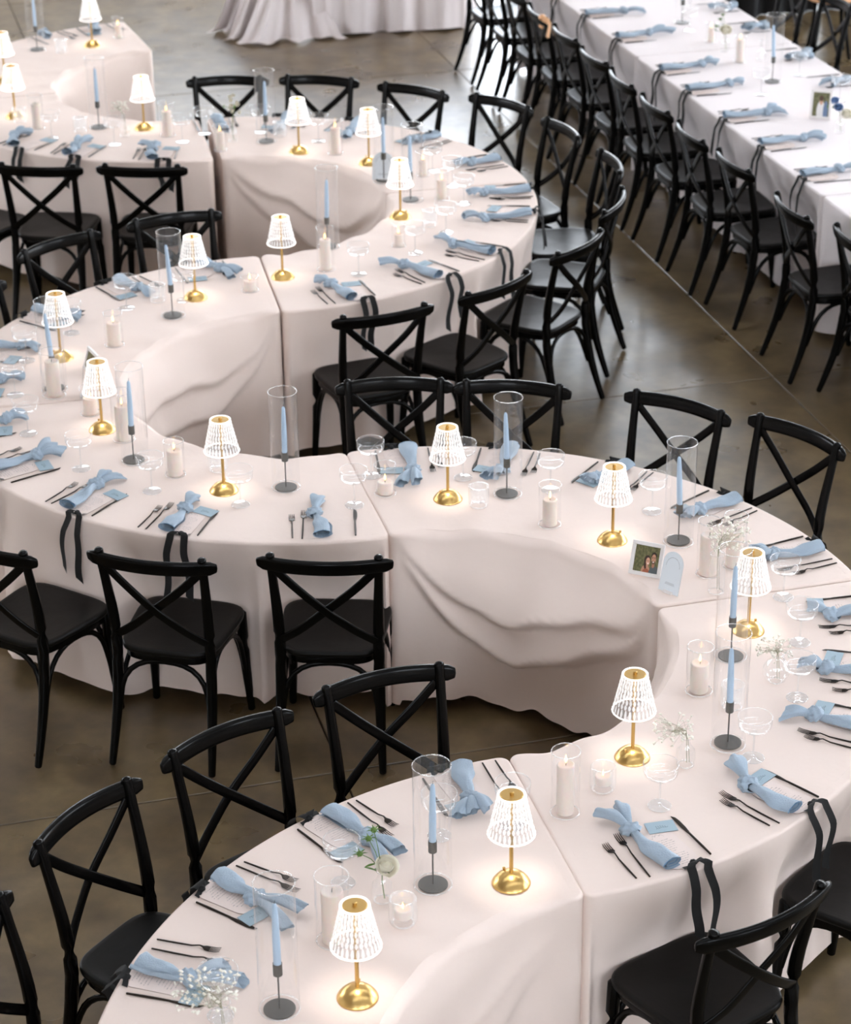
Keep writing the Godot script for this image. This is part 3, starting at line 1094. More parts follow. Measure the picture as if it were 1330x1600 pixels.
# a linen napkin: rolled from the edge, tied in a knot of itself, its corner flaring out beyond
func napkin(a: Vector2, k: Vector2, b: Vector2, seed: int, label: String, fat := 1.22) -> void:
	var r := RandomNumberGenerator.new()
	r.seed = seed
	var o := thing("linen_napkin", "dusty blue linen napkin " + label, "napkin", Vector3(k.x, TT, k.y), 0.0, "knotted dusty blue napkins")
	var pa := Vector3(a.x - k.x, 0.0, a.y - k.y)
	var pb := Vector3(b.x - k.x, 0.0, b.y - k.y)
	var da := pa.normalized()
	var db := pb.normalized()
	var sa := da.cross(Vector3.UP)
	var kn := Vector3(0, 0.021, 0)
	# the roll: a spiral of cloth, flattened, narrowing to the knot
	var mb := MB.new()
	var rows := []
	var turns := 2.3
	var ph := r.randf() * TAU
	var skew := r.randf_range(-0.012, 0.012)
	for i in 21:
		var x := i / 20.0
		var c := pa * (1.0 - x * 0.93) + sa * skew * sin(PI * x)
		var rx := fat * lerpf(0.031, 0.012, smoothstep(0.25, 1.0, x)) * (1.0 + 0.07 * sin(9.0 * x + ph))
		var ry := lerpf(0.019, 0.0145, x) * (1.0 + 0.14 * sin(7.0 * x + ph * 1.7))
		c.y = ry + lerpf(0.004, 0.006, x)
		var row := PackedVector3Array()
		for j in 47:
			var t := j / 46.0
			var ang := TAU * turns * t + 0.5 + ph
			var q := lerpf(1.0, 0.42, t) + 0.10 * sin(ang * 3.0 + 9.0 * x + ph) * smoothstep(0.1, 0.6, x) + 0.05 * sin(ang * 5.0 - 8.0 * x) + 0.11 * sin(ang * 9.0 + ph) * smoothstep(0.45, 0.95, x)
			var slant := (0.012 * (1.0 - x)) * t * (1.0 - x) * (1.0 - x)
			row.append(c + sa * rx * q * cos(ang) + Vector3.UP * ry * q * sin(ang) - da * slant)
		rows.append(row)
	mb.grid(rows)
	part("roll", mb.mesh(), M.napkin, o)
	# a darker hem shows in the rolled end
	mb = MB.new()
	rows = []
	for w in [0.0, 1.0]:
		var row := PackedVector3Array()
		for j in 47:
			var t := j / 46.0
			var ang := TAU * turns * t + 0.5 + ph
			var q := lerpf(1.0, 0.42, t)
			var rx := fat * 0.0315 * (1.0 + 0.07 * sin(ph))
			row.append(pa + Vector3(0, 0.020, 0) + da * (0.0015 - 0.004 * w) + sa * rx * q * cos(ang) + Vector3.UP * 0.0165 * q * sin(ang) - da * 0.012 * t)
		rows.append(row)
	mb.grid(rows)
	part("hem", mb.mesh(), M.napkin_edge, o)
	# the knot: a wrapped band round the waist
	mb = MB.new()
	rows = []
	var kb := (pb.normalized() - pa.normalized()).normalized()
	if kb.length() < 0.3:
		kb = -da
	var ks := kb.cross(Vector3.UP).normalized()
	for i in 15:
		var u := -1.0 + 2.0 * i / 14.0
		var row := PackedVector3Array()
		for j in 24:
			var t := TAU * j / 24
			var bulge := sqrt(maxf(0.0, 1.0 - u * u * 0.72))
			var cr := 1.04 + 0.13 * sin(4.0 * t + 6.0 * u + ph) + 0.09 * sin(7.0 * t - 5.0 * u + ph * 2.0)
			var y := 0.0225 * bulge * cr * sin(t)
			row.append(kn + kb * (0.023 * u + 0.008 * sin(t + ph)) + ks * 0.029 * bulge * cr * cos(t) + Vector3(0, maxf(y, -0.0185), 0))
		rows.append(row)
	mb.grid(rows, true)
	part("knot", mb.mesh(), M.napkin, o)
	# the ends: fans of folded cloth
	var n_ends := 2 if r.randf() < 0.6 else (3 if r.randf() < 0.4 else 1)
	for e in n_ends:
		mb = MB.new()
		rows = []
		var yaw := (0.0 if n_ends == 1 else (e * 2 - n_ends + 1) * r.randf_range(0.16, 0.34))
		var dir := db.rotated(Vector3.UP, yaw)
		var sd := dir.cross(Vector3.UP)
		var len := pb.length() * (1.0 if e == 0 else r.randf_range(0.72, 1.0))
		var wide := fat * (0.024 if n_ends == 1 else 0.0165)
		for i in 15:
			var x := i / 14.0
			var c := dir * (0.008 + len * x)
			var rx := lerpf(0.010, wide, smoothstep(0.0, 0.8, x))
			var ry := lerpf(0.013, 0.0155, x)
			c.y = 0.004 + ry + 0.014 * sin(PI * x) + 0.006 * e
			var row := PackedVector3Array()
			for j in 29:
				var t := j / 28.0
				var ang := TAU * 1.12 * t - 1.2
				var q := 1.0 + 0.24 * sin(ang * 4.0 + ph + e + 2.0 * x) * smoothstep(0.15, 1.0, x)
				row.append(c + sd * rx * q * cos(ang) + Vector3.UP * maxf(ry * q * sin(ang), -ry) + dir * 0.014 * x * cos(ang + ph))
			rows.append(row)
		mb.grid(rows)
		part("loose_end", mb.mesh(), M.napkin, o)

# one guest's setting on the rim of a curved table: everything lies along the line to the ring's centre
func setting(k: int, e: Vector2, place: String, seed: int, bits := "ngmcfhkr", nk := Vector2(0.22, 0.0), nt := Vector2(0.32, 0.0), drop := 0.24) -> void:
	var inw: Vector2 = (RINGS[k] - e).normalized()
	table_setting(e, inw, place, seed, bits, nk, nt, drop)

func table_setting(e: Vector2, inw: Vector2, place: String, seed: int, bits: String, nk: Vector2, nt: Vector2, drop: float) -> void:
	var r := RandomNumberGenerator.new()
	r.seed = seed * 7 + 1
	var right := Vector2(-inw.y, inw.x)
	var turn := atan2(-inw.x, -inw.y)
	var at := func(u: float, t: float, y: float) -> Vector3:
		var p := e + inw * u + right * t
		return Vector3(p.x, TT + y, p.y)
	var flat := func(u: float, t: float) -> Vector2: return e + inw * u + right * t
	if "m" in bits:
		slip("menu_card", "menu", 0.105, 0.195, 0.05, M.menu, at.call(0.117, 0.04, 0.0015), turn + r.randf_range(-0.08, 0.08), "white arched menu card " + place, "menu", "arched menu cards under the napkins")
	if "c" in bits:
		slip("name_card", "name", 0.088, 0.056, 0.0, M.name_card, at.call(0.222, 0.075, 0.003), turn + r.randf_range(-0.25, 0.1), "dusty blue name card " + place, "place card", "dusty blue name cards")
	if "n" in bits:
		napkin(flat.call(0.03, 0.0), flat.call(nk.x, nk.y), flat.call(nt.x, nt.y), seed, place)
	if "f" in bits:
		copy(cache.salad_fork, at.call(0.037 + r.randf_range(-0.008, 0.008), -0.112 + r.randf_range(-0.008, 0.008), 0.0), turn + r.randf_range(-0.06, 0.06), "shorter dark fork " + place)
	if "h" in bits:
		copy(cache.dinner_fork, at.call(0.030 + r.randf_range(-0.008, 0.008), -0.080 + r.randf_range(-0.006, 0.006), 0.0), turn + r.randf_range(-0.10, 0.02), "longer dark fork " + place)
	if "k" in bits:
		copy(cache.knife, at.call(0.04 + r.randf_range(-0.008, 0.008), 0.122 + r.randf_range(-0.008, 0.01), 0.0), turn + r.randf_range(-0.05, 0.1), "dark table knife " + place)
	if "r" in bits:
		var ee: Vector2 = flat.call(0.0, 0.062)
		ribbon(ee, inw, drop, seed, place)

# ---------------------------------------------------------------- flowers and keepsakes
func vase(x: float, z: float, kind: String, label: String) -> void:
	var key := "vase_" + kind
	if not cache.has(key):
		var o := proto("bud_vase", "vase", "clear glass bud vases")
		var prof := [Vector2(0.022, 0.0), Vector2(0.028, 0.004), Vector2(0.030, 0.03), Vector2(0.027, 0.06), Vector2(0.014, 0.076), Vector2(0.012, 0.088), Vector2(0.016, 0.1)]
		if kind == "globe":
			prof = [Vector2(0.02, 0.0), Vector2(0.034, 0.012), Vector2(0.044, 0.034), Vector2(0.043, 0.055), Vector2(0.030, 0.078), Vector2(0.018, 0.088), Vector2(0.018, 0.1)]
		elif kind == "tall":
			prof = [Vector2(0.024, 0.0), Vector2(0.029, 0.004), Vector2(0.030, 0.03), Vector2(0.029, 0.10), Vector2(0.022, 0.122), Vector2(0.020, 0.135), Vector2(0.025, 0.15)]
		elif kind == "bottle":
			prof = [Vector2(0.022, 0.0), Vector2(0.028, 0.006), Vector2(0.030, 0.03), Vector2(0.024, 0.05), Vector2(0.009, 0.07), Vector2(0.0085, 0.12), Vector2(0.011, 0.125)]
		var mb := MB.new()
		mb.lathe(prof, 36)
		part("body", mb.mesh(), M.thick_glass, o)
		mb = MB.new()
		var last: Vector2 = prof[-1]
		mb.grid(ring_rows(last.x, last.y, 0.001, 36), true)
		part("rim", mb.mesh(), M.rim, o)
		mb = MB.new()
		mb.grid(ring_rows(prof[0].x, 0.002, 0.002, 36), true)
		part("foot_ring", mb.mesh(), M.rim, o)
		cache[key] = o
	copy(cache[key], Vector3(x, TT + 0.001, z), 0.0, label)

# a cloud of gypsophila: fine forking stems and small white buds
func babys_breath(x: float, z: float, y0: float, reach: Vector3, spread: Vector3, count: int, seed: int, label: String) -> void:
	var r := RandomNumberGenerator.new()
	r.seed = seed
	var o := thing("babys_breath", label, "flower", Vector3(x, TT + 0.004, z), 0.0, "sprigs of baby's breath")
	var st := MB.new()
	var bl := MB.new()
	var root := Vector3(0.004, 0.006, 0.0)
	var neck := Vector3(0, y0, 0)
	for b in 6:
		var fork := neck + reach * r.randf_range(0.35, 0.7) + Vector3(r.randf_range(-1, 1) * spread.x * 0.4, r.randf_range(-0.2, 0.3) * spread.y, r.randf_range(-1, 1) * spread.z * 0.4)
		if b < 2:
			st.tube(curve([root + Vector3(0.008 * b, 0, 0), neck + Vector3(0.003 * b, 0, 0), neck.lerp(fork, 0.5) + Vector3(0, 0.008, 0), fork], 6), [0.0011], 4, Vector3(0, 0, 1))
		else:
			st.tube([neck, neck.lerp(fork, 0.5) + Vector3(0, 0.006, 0), fork], [0.0008], 4, Vector3(0, 0, 1))
		for q in count / 6:
			var tip := neck + reach + Vector3(r.randf_range(-1, 1) * spread.x, r.randf_range(-1, 1) * spread.y, r.randf_range(-1, 1) * spread.z)
			st.tube([fork, fork.lerp(tip, 0.6) + Vector3(0, 0.004, 0), tip], [0.00032], 3, Vector3(0, 0, 1), false)
			for w in 2:
				bl.bead(tip + Vector3(r.randf_range(-1, 1), r.randf_range(-1, 1), r.randf_range(-1, 1)) * 0.005 * w, r.randf_range(0.0028, 0.0064))
	var a := part("stems", st.mesh(), M.dry_stem, o)
	a.set_meta("kind", "stuff")
	a = part("blossoms", bl.mesh(), M.blossom, o)
	a.set_meta("kind", "stuff")

# a ranunculus: whorls of cupped petals on a stalk
func rosette(mb: MB, c: Vector3, face: Vector3, rad: float, seed: float) -> void:
	var f := face.normalized()
	var s := f.cross(Vector3(0.2, 0.9, 0.35)).normalized()
	var t := s.cross(f)
	# one long ruffled sheet wound from the heart outwards; each turn stands a little lower and opens wider
	var rows := []
	var turns := 5.2
	var n := int(turns * 26)
	for i in n + 1:
		var p := float(i) / n
		var a := TAU * turns * p + seed
		var out := s * cos(a) + t * sin(a)
		var r1 := rad * (0.10 + 0.90 * pow(p, 0.85))
		var lip := rad * (0.62 - 0.62 * p * p) + rad * 0.05 * sin(a * 2.6 + seed)
		var row := PackedVector3Array()
		for j in 6:
			var x := j / 5.0
			var rr := r1 * lerpf(0.62, 1.0, pow(x, 0.8)) * (1.0 + 0.05 * x * sin(a * 2.6 + 1.0))
			var up := lerpf(-0.45 * rad, lip, x) - 0.10 * rad * p * pow(x, 6.0)
			row.append(c + f * up + out * rr)
		rows.append(row)
	mb.grid(rows)
	mb.blob(c - f * rad * 0.15, Vector3(0.6, 0.45, 0.6) * rad, 12, 8, 0.04, seed)

func leafy(mb: MB, a: Vector3, d: Vector3, w: float) -> void:
	var s := d.cross(Vector3(0.3, 1, 0.2)).normalized() * w
	var rows := []
	for i in 6:
		var x := i / 5.0
		var k := sin(PI * clampf(x * 0.92 + 0.08, 0.0, 1.0))
		var c := a + d * x - Vector3(0, d.length() * 0.25 * x * x, 0)
		rows.append(PackedVector3Array([c - s * k + Vector3(0, 0.1 * w, 0), c, c + s * k + Vector3(0, 0.1 * w, 0)]))
	mb.grid(rows)

func flower(x: float, z: float, y0: float, lean: Vector3, rad: float, kind: String, seed: int, label: String) -> void:
	var r := RandomNumberGenerator.new()
	r.seed = seed
	var o := thing("cut_flower", label, "flower", Vector3(x, TT + 0.004, z), 0.0, "cut flowers in bud vases")
	var top := Vector3(0, y0, 0) + lean
	var mb := MB.new()
	mb.tube(curve([Vector3(0.006, 0.006, 0.004), Vector3(0, y0 * 0.7, 0), Vector3(0, y0, 0) + lean * 0.4, top], 8), [0.0016], 6, Vector3(0, 0, 1))
	part("stalk", mb.mesh(), M.stem, o)
	if kind == "rose":
		mb = MB.new()
		rosette(mb, top, Vector3(0.1, 0.75, 0.65), rad, seed)
		part("flower_head", mb.mesh(), M.petal, o)
	elif kind == "spray":
		mb = MB.new()
		for k in 9:
			rosette(mb, top + Vector3(r.randf_range(-0.03, 0.03), -0.05 + 0.012 * k, r.randf_range(-0.02, 0.02)), Vector3(r.randf_range(-1, 1), 0.6, 1), rad * 0.42, k)
		part("flower_head", mb.mesh(), M.petal, o)
	elif kind == "blue":
		mb = MB.new()
		for k in 4:
			rosette(mb, top + Vector3(r.randf_range(-0.04, 0.04), r.randf_range(-0.02, 0.03), r.randf_range(-0.02, 0.02)), Vector3(r.randf_range(-0.5, 0.5), 0.7, 0.8), rad * 0.7, k)
		part("flower_head", mb.mesh(), M.blue_petal, o)
		mb = MB.new()
		rosette(mb, top + Vector3(0.05, -0.04, 0.02), Vector3(0.1, 0.7, 0.7), rad, 5)
		part("pale_flower_head", mb.mesh(), M.petal, o)
	mb = MB.new()
	for k in 7:
		var a := r.randf() * TAU
		var d := Vector3(cos(a), r.randf_range(0.2, 0.9), sin(a)) * r.randf_range(0.02, 0.042)
		leafy(mb, top * 0.85 + Vector3(-0.03, 0.006, 0) * float(k % 3), d, 0.004)
	if kind == "rose":
		# green buds on thin side stalks, spiky calyx
		for q in [Vector3(-0.035, 0.075, -0.015), Vector3(-0.06, 0.035, 0.0), Vector3(-0.02, 0.10, -0.02)]:
			var c: Vector3 = Vector3(0, y0 + 0.02, 0) + q
			mb.tube([Vector3(0, y0, 0), Vector3(0, y0 + 0.02, 0) + q * 0.5, c], [0.0012], 5, Vector3(0, 0, 1))
			mb.blob(c, Vector3(0.009, 0.008, 0.009), 8, 6, 0.1, 1.0)
			for k in 7:
				var a := TAU * k / 7
				leafy(mb, c, Vector3(cos(a), 0.35, sin(a)) * 0.024, 0.0022)
	part("foliage", mb.mesh(), M.leaf, o)

# an upright white frame with its snapshot, leaning back on a strut
func picture(x: float, z: float, turn: float, w: float, h: float, lean: float, mat: Material, label: String) -> void:
	var o := thing("photo_frame", label, "photo frame", Vector3(x, TT + 0.002, z), turn, "framed snapshots on the tables")
	var bs := Basis(Vector3.RIGHT, -lean)
	var mb := MB.new()
	var b := 0.014
	for q in [[Vector3(0, b / 2, 0), Vector3(w, b, 0.012)], [Vector3(0, h - b / 2, 0), Vector3(w, b, 0.012)], [Vector3(-w / 2 + b / 2, h / 2, 0), Vector3(b, h - 2 * b, 0.012)], [Vector3(w / 2 - b / 2, h / 2, 0), Vector3(b, h - 2 * b, 0.012)]]:
		mb.box(bs * q[0], q[1], 0.0015, bs)
	part("frame", mb.mesh(), M.white_frame, o)
	mb = MB.new()
	mb.grid([PackedVector3Array([bs * Vector3(-w / 2 + b, h - b, 0.001), bs * Vector3(w / 2 - b, h - b, 0.001)]), PackedVector3Array([bs * Vector3(-w / 2 + b, b, 0.001), bs * Vector3(w / 2 - b, b, 0.001)])])
	part("snapshot", mb.mesh(), mat, o)
	mb = MB.new()
	mb.box(bs * Vector3(0, h / 2, -0.005), Vector3(w - 0.01, h - 0.01, 0.003), 0.0005, bs)
	var foot := Vector3(0, 0.0, -h * (sin(lean) + 0.35))
	mb.tube([bs * Vector3(0, h * 0.7, -0.008), foot], [Vector2(0.012, 0.0015)], 6, Vector3(0, 0.3, 1))
	part("backing", mb.mesh(), M.tan, o)

# a little arched table sign in stiff card, standing in a slot
func arch_sign(x: float, z: float, turn: float, w: float, h: float, lean: float, label: String) -> void:
	var o := thing("table_sign", label, "sign", Vector3(x, TT + 0.0015, z), turn, "small arched table signs")
	var c := part("card", card_mesh("sign%.3f" % w, w, h, w * 0.5), M.sign, o)
	c.transform = Transform3D(Basis(Vector3.RIGHT, PI / 2 - lean), Vector3(0, h / 2 * cos(lean), -h / 2 * sin(lean)))
	var mb := MB.new()
	mb.box(Vector3(0, 0.004, 0.001), Vector3(w * 0.45, 0.008, 0.018), 0.001)
	part("foot", mb.mesh(), M.white_frame, o)

# ---------------------------------------------------------------- the hall
const LAMP := 0.18
const FLAME := 0.0002
var seat_plan := []

func room_mesh(called: String, boxes: Array, mat: Material) -> MeshInstance3D:
	var mb := MB.new()
	for b in boxes:
		mb.box(b[0], b[1], 0.01)
	var o := MeshInstance3D.new()
	o.name = called
	o.mesh = mb.mesh()
	o.material_override = mat
	o.rotation.y = ROOM_TURN
	o.set_meta("kind", "structure")
	add_child(o)
	return o

# a wall along one axis with window openings [start, end, sill, head]
func wall_with_windows(called: String, axis: int, pos: float, thick: float, from: float, to: float, high: float, openings: Array) -> void:
	var boxes := []
	var put := func(a: float, b: float, y0: float, y1: float) -> void:
		if b - a > 0.01 and y1 - y0 > 0.01:
			var c := Vector3((a + b) / 2, (y0 + y1) / 2, pos) if axis == 0 else Vector3(pos, (y0 + y1) / 2, (a + b) / 2)
			var s := Vector3(b - a, y1 - y0, thick) if axis == 0 else Vector3(thick, y1 - y0, b - a)
			boxes.append([c, s])
	var at := from
	for w in openings:
		put.call(at, w[0], 0.0, high)
		put.call(w[0], w[1], 0.0, w[2])
		put.call(w[0], w[1], w[3], high)
		at = w[1]
	put.call(at, to, 0.0, high)
	room_mesh(called, boxes, M.wall)
	for w in openings:
		var bars := []
		var wide: float = w[1] - w[0]
		var tall: float = w[3] - w[2]
		var bar := func(c: float, y: float, sw: float, sh: float) -> void:
			bars.append([Vector3(c, y, pos) if axis == 0 else Vector3(pos, y, c), Vector3(sw, sh, 0.06) if axis == 0 else Vector3(0.06, sh, sw)])
		for k in 4:
			bar.call(w[0] + wide * k / 3.0, w[2] + tall / 2, 0.05, tall)
		for k in 5:
			bar.call((w[0] + w[1]) / 2, w[2] + tall * k / 4.0, wide, 0.05)
		window_count += 1
		room_mesh("window_%d" % window_count, bars, M.window_frame)

var window_count := 0

func hall() -> void:
	# polished concrete, cut into slabs
	var fl := Node3D.new()
	fl.name = "floor"
	fl.rotation.y = ROOM_TURN
	fl.set_meta("kind", "structure")
	add_child(fl)
	var pitch := 2.92
	var mb := MB.new()
	mb.box(Vector3(0, -0.05, 0), Vector3(pitch - 0.006, 0.1, pitch - 0.006), 0.0025)
	var slab := mb.mesh()
	for i in range(-4, 4):
		for j in range(-6, 4):
			var s := part("slab", slab, M.floor, fl)
			s.position = Vector3(4.42 + (i - 0.5) * pitch, 0, -6.93 + (j + 0.5) * pitch)
	mb = MB.new()
	mb.box(Vector3(1.5, -0.16, -9.0), Vector3(24, 0.2, 30), 0.01)
	part("bed", mb.mesh(), M.joint, fl)
	var high := 6.4
	wall_with_windows("wall_back", 0, -24.3, 0.3, -7.2, 13.2, high, [[-5.8, -3.4, 3.7, 5.8], [-1.6, 0.8, 3.7, 5.8], [2.6, 5.0, 3.7, 5.8], [6.3, 8.9, 0.25, 6.2], [9.05, 12.6, 1.0, 6.2]])
	wall_with_windows("wall_right", 1, 13.0, 0.3, -24.2, 4.9, high, [[-22.5, -18.5, 1.4, 5.2], [-17.0, -13.0, 1.4, 5.2], [-11.5, -7.5, 1.4, 5.2], [-5.5, -1.5, 3.0, 5.2]])
	wall_with_windows("wall_left", 1, -7.0, 0.3, -24.2, 4.9, high, [[-22.0, -18.5, 2.4, 5.2], [-16.0, -12.5, 2.4, 5.2]])
	wall_with_windows("wall_front", 0, 4.8, 0.3, -7.2, 13.2, high, [[-5.2, -1.8, 3.2, 5.9], [1.2, 4.6, 3.2, 5.9], [7.4, 10.8, 3.2, 5.9]])
	# the roof, with three long skylights across it
	var roof := []
	var z0 := -24.55
	for sky_z in [-11.0, -6.5, -2.0]:
		roof.append([Vector3(3.0, high + 0.1, (z0 + sky_z) / 2), Vector3(20.6, 0.2, sky_z - z0)])
		roof.append([Vector3(-5.15, high + 0.1, sky_z + 0.16), Vector3(4.3, 0.2, 0.32)])
		roof.append([Vector3(11.15, high + 0.1, sky_z + 0.16), Vector3(4.3, 0.2, 0.32)])
		var bars := []
		for k in 7:
			bars.append([Vector3(-3.0 + 2.0 * k, high + 0.1, sky_z + 0.16), Vector3(0.06, 0.1, 0.32)])
		window_count += 1
		room_mesh("window_%d" % window_count, bars, M.window_frame)
		z0 = sky_z + 0.32
	roof.append([Vector3(3.0, high + 0.1, (z0 + 5.05) / 2), Vector3(20.6, 0.2, 5.05 - z0)])
	room_mesh("ceiling", roof, M.ceiling)

func _ready() -> void:
	var cam := Camera3D.new()
	cam.name = "camera"
	cam.position = Vector3(0, 4.622, 0)
	cam.rotation = Vector3(deg_to_rad(-26.704), 0, deg_to_rad(-0.7223))
	cam.fov = 25.12
	cam.near = 0.1
	cam.far = 200.0
	var lens := CameraAttributesPhysical.new()
	lens.frustum_focal_length = 80.8
	lens.frustum_focus_distance = 7.2
	lens.frustum_near = 0.1
	lens.frustum_far = 200.0
	lens.exposure_aperture = 4.5
	cam.attributes = lens
	add_child(cam)
	cam.fov = 25.12
	cam.current = true
	var env := Environment.new()
	env.background_mode = Environment.BG_SKY
	var sky := Sky.new()
	var air := ProceduralSkyMaterial.new()
	air.sky_top_color = Color(0.86, 0.90, 0.95)
	air.sky_horizon_color = Color(0.97, 0.97, 0.97)
	air.ground_bottom_color = Color(0.55, 0.54, 0.52)
	air.ground_horizon_color = Color(0.80, 0.80, 0.80)
	air.sky_energy_multiplier = 5.0
	air.ground_energy_multiplier = 2.5
	sky.sky_material = air
	env.sky = sky
	env.tonemap_mode = Environment.TONE_MAPPER_LINEAR
	env.tonemap_exposure = 0.41
	env.sdfgi_enabled = true
	env.ssao_enabled = true
	env.ssil_enabled = true
	var we := WorldEnvironment.new()
	we.name = "world"
	we.environment = env
	add_child(we)
	rng.seed = 11
	materials()
	hall()
	# chairs: where they stand, which way they face, how each is told apart
	seat_plan.append([Vector2(-0.788, -5.403), -2.167, "lower left, seat showing beside the nearest tabletop"])
	seat_plan.append([Vector2(-0.463, -5.767), -2.486, "on the front table's far rim, middle one of three"])
	seat_plan.append([Vector2(-0.049, -6.045), -2.775, "at the front table's far rim, nearest to the draped inner curve"])
	seat_plan.append([Vector2(-0.972, -4.9), -1.796, "cut off by the bottom left corner of the photo"])
	seat_plan.append([Vector2(-0.339, -7.357), -0.067, "at the middle table, right of two seen squarely from behind"])
	seat_plan.append([Vector2(-0.906, -7.376), -0.244, "at the middle table, left of the one seen squarely from behind"])
	seat_plan.append([Vector2(-1.44, -7.473), -0.567, "cut by the left edge beside the middle table, seat showing"])
	seat_plan.append([Vector2(0.766, -5.25), 0.591, "in the bottom right corner, back to the camera"])
	seat_plan.append([Vector2(1.315, -5.698), 0.882, "at the right edge beside the bottom right corner chair"])
	seat_plan.append([Vector2(-0.266, -9.65), 0.381, "in the middle, seen from behind under the two-tailed ribbon"])
	seat_plan.append([Vector2(0.159, -9.921), 0.78, "with a wide open seat, right of the one below the ribbon"])
	seat_plan.append([Vector2(0.534, -10.405), 0.96, "at the curve's right side, third from the seam of the far table"])
	seat_plan.append([Vector2(0.707, -10.933), 1.266, "seen edge-on at the curve's right side, lower of two edge-on backs"])
	seat_plan.append([Vector2(0.733, -11.427), 1.745, "seen edge-on at the curve's right side, upper of two edge-on backs"])
	seat_plan.append([Vector2(0.532, -11.96), 1.955, "at the far right shoulder of the curve, above the edge-on backs"])
	seat_plan.append([Vector2(0.284, -12.394), 2.383, "at the far rim beside the bright floor, right of three backs"])
	seat_plan.append([Vector2(-0.169, -12.642), 2.59, "at the far rim before the bright floor, with a tilted rail"])
	seat_plan.append([Vector2(-0.638, -12.843), 2.936, "at the far rim, middle of three before the grey floor"])
	seat_plan.append([Vector2(-1.114, -12.855), -3.106, "at the far rim, leftmost of three before the grey floor"])
	seat_plan.append([Vector2(-1.435, -11.746), -0.083, "in the upper left, right of two seen from behind with ribbons above"])
	seat_plan.append([Vector2(-1.967, -11.777), -0.137, "in the upper left, left of two seen from behind with ribbons above"])
	seat_plan.append([Vector2(-1.124, -10.466), -2.778, "at the upper rim of the middle table, behind the hurricane and lamp"])
	seat_plan.append([Vector2(-1.559, -10.176), -2.377, "at the upper rim of the middle table, above the leftmost lamp"])
	seat_plan.append([Vector2(-2.382, -11.846), -0.549, "at the far left edge, seat corner showing under the upper table"])
	seat_plan.append([Vector2(-1.789, -9.557), -2.003, "cut by the left edge above the tilted napkin"])
	seat_plan.append([Vector2(-0.116, -8.382), -3.119, "at the middle table's far rim, left of two with flat wide rails"])
	seat_plan.append([Vector2(0.323, -8.34), 2.988, "at the middle table's far rim, right of two with flat wide rails"])
	seat_plan.append([Vector2(0.873, -8.186), 2.541, "on open floor side of the middle table, behind the tall hurricane"])
	seat_plan.append([Vector2(1.263, -7.939), 2.301, "at the right end of the middle table's far rim"])
	seat_plan.append([Vector2(1.284, -13.577), -1.263, "sixth complete one from the front in the row along the straight table"])
	seat_plan.append([Vector2(1.417, -13.076), -1.353, "fifth complete one from the front in the row along the straight table"])
	seat_plan.append([Vector2(1.557, -12.562), -1.293, "fourth complete one from the front in the row along the straight table"])
	seat_plan.append([Vector2(1.702, -12.024), -1.343, "third complete one from the front in the row along the straight table"])
	seat_plan.append([Vector2(1.866, -11.536), -1.283, "second complete one from the front in the row along the straight table"])
	seat_plan.append([Vector2(2.066, -10.803), -1.333, "first complete one from the front in the row along the straight table"])
	seat_plan.append([Vector2(2.292, -10.349), -1.273, "cut by the right edge at the front of the straight table's row"])
	seat_plan.append([Vector2(1.145, -14.093), -1.283, "just beyond the row's sixth chair at the straight table"])
	seat_plan.append([Vector2(1.006, -14.61), -1.343, "two beyond the row's sixth chair at the straight table"])
	seat_plan.append([Vector2(0.867, -15.127), -1.293, "third from the far end of the straight table's row"])
	seat_plan.append([Vector2(0.728, -15.644), -1.313, "second from the far end of the straight table's row"])
	seat_plan.append([Vector2(0.589, -16.161), -1.283, "at the far end of the straight table's row by the bright floor"])
	seat_plan.append([Vector2(2.783, -13.426), 1.929, "on the far side of the straight table, nearest"])
	seat_plan.append([Vector2(2.614, -14.054), 1.749, "on the far side of the straight table, second"])
	seat_plan.append([Vector2(2.457, -14.633), 1.879, "on the far side of the straight table, third"])
	seat_plan.append([Vector2(2.287, -15.26), 1.829, "on the far side of the straight table, fourth"])
	for s in seat_plan:
		seats.append([s[0], s[1]])
	cloths()
	cache.chair = chair_proto()
	for s in seat_plan:
		chair(s[0].x, s[0].y, s[1], s[2])
	cache.lamp = lamp_proto()
	cache.holder = holder_proto()
	cache.taper = taper_proto()
	cache.tall = cylinder_glass("glass_sleeve", "candle holder", "tall glass sleeves round the tapers", 0.054, 0.40, 0.0)
	cache.coupe = coupe_proto()
	cache.salad_fork = fork_proto("salad_fork", "shorter dark forks", 0.185)
	cache.dinner_fork = fork_proto("dinner_fork", "longer dark forks", 0.225)
	cache.knife = knife_proto()
	lamp(-0.195, -4.835, 0.3, "crystal table lamp nearest the bottom edge, beside the ranunculus")
	lamp(0.229, -5.335, 1.2, "crystal table lamp by the front table's seam, second from the bottom")
	lamp(0.627, -5.977, 2.6, "crystal table lamp beside the lit ribbed votive on the right")
	lamp(1.085, -6.752, 5.6, "crystal table lamp behind the tall blue taper on the right")
	lamp(0.679, -7.425, 5.3, "crystal table lamp left of the framed couple snapshot")
	lamp(0.085, -7.783, 2.2, "crystal table lamp beside the plain tumbler at the middle table")
	lamp(-0.768, -7.878, 0.4, "crystal table lamp between a pillar candle and the tall blue taper")
	lamp(-1.301, -8.45, 1, "crystal table lamp left of the tall taper, above the tied napkins")
	lamp(-1.571, -9.202, 2, "crystal table lamp half hidden by a tall white pillar, far left")
	lamp(-1.046, -9.898, 3, "crystal table lamp right of a hurricane, above the draped corner")
	lamp(-0.657, -10.149, 4, "crystal table lamp just right of the upper seam in the middle")
	lamp(-0.107, -10.971, 5, "crystal table lamp over a short pillar candle at the far curve")
	lamp(-0.279, -11.835, 1, "crystal table lamp beside the arched sign on the far table")
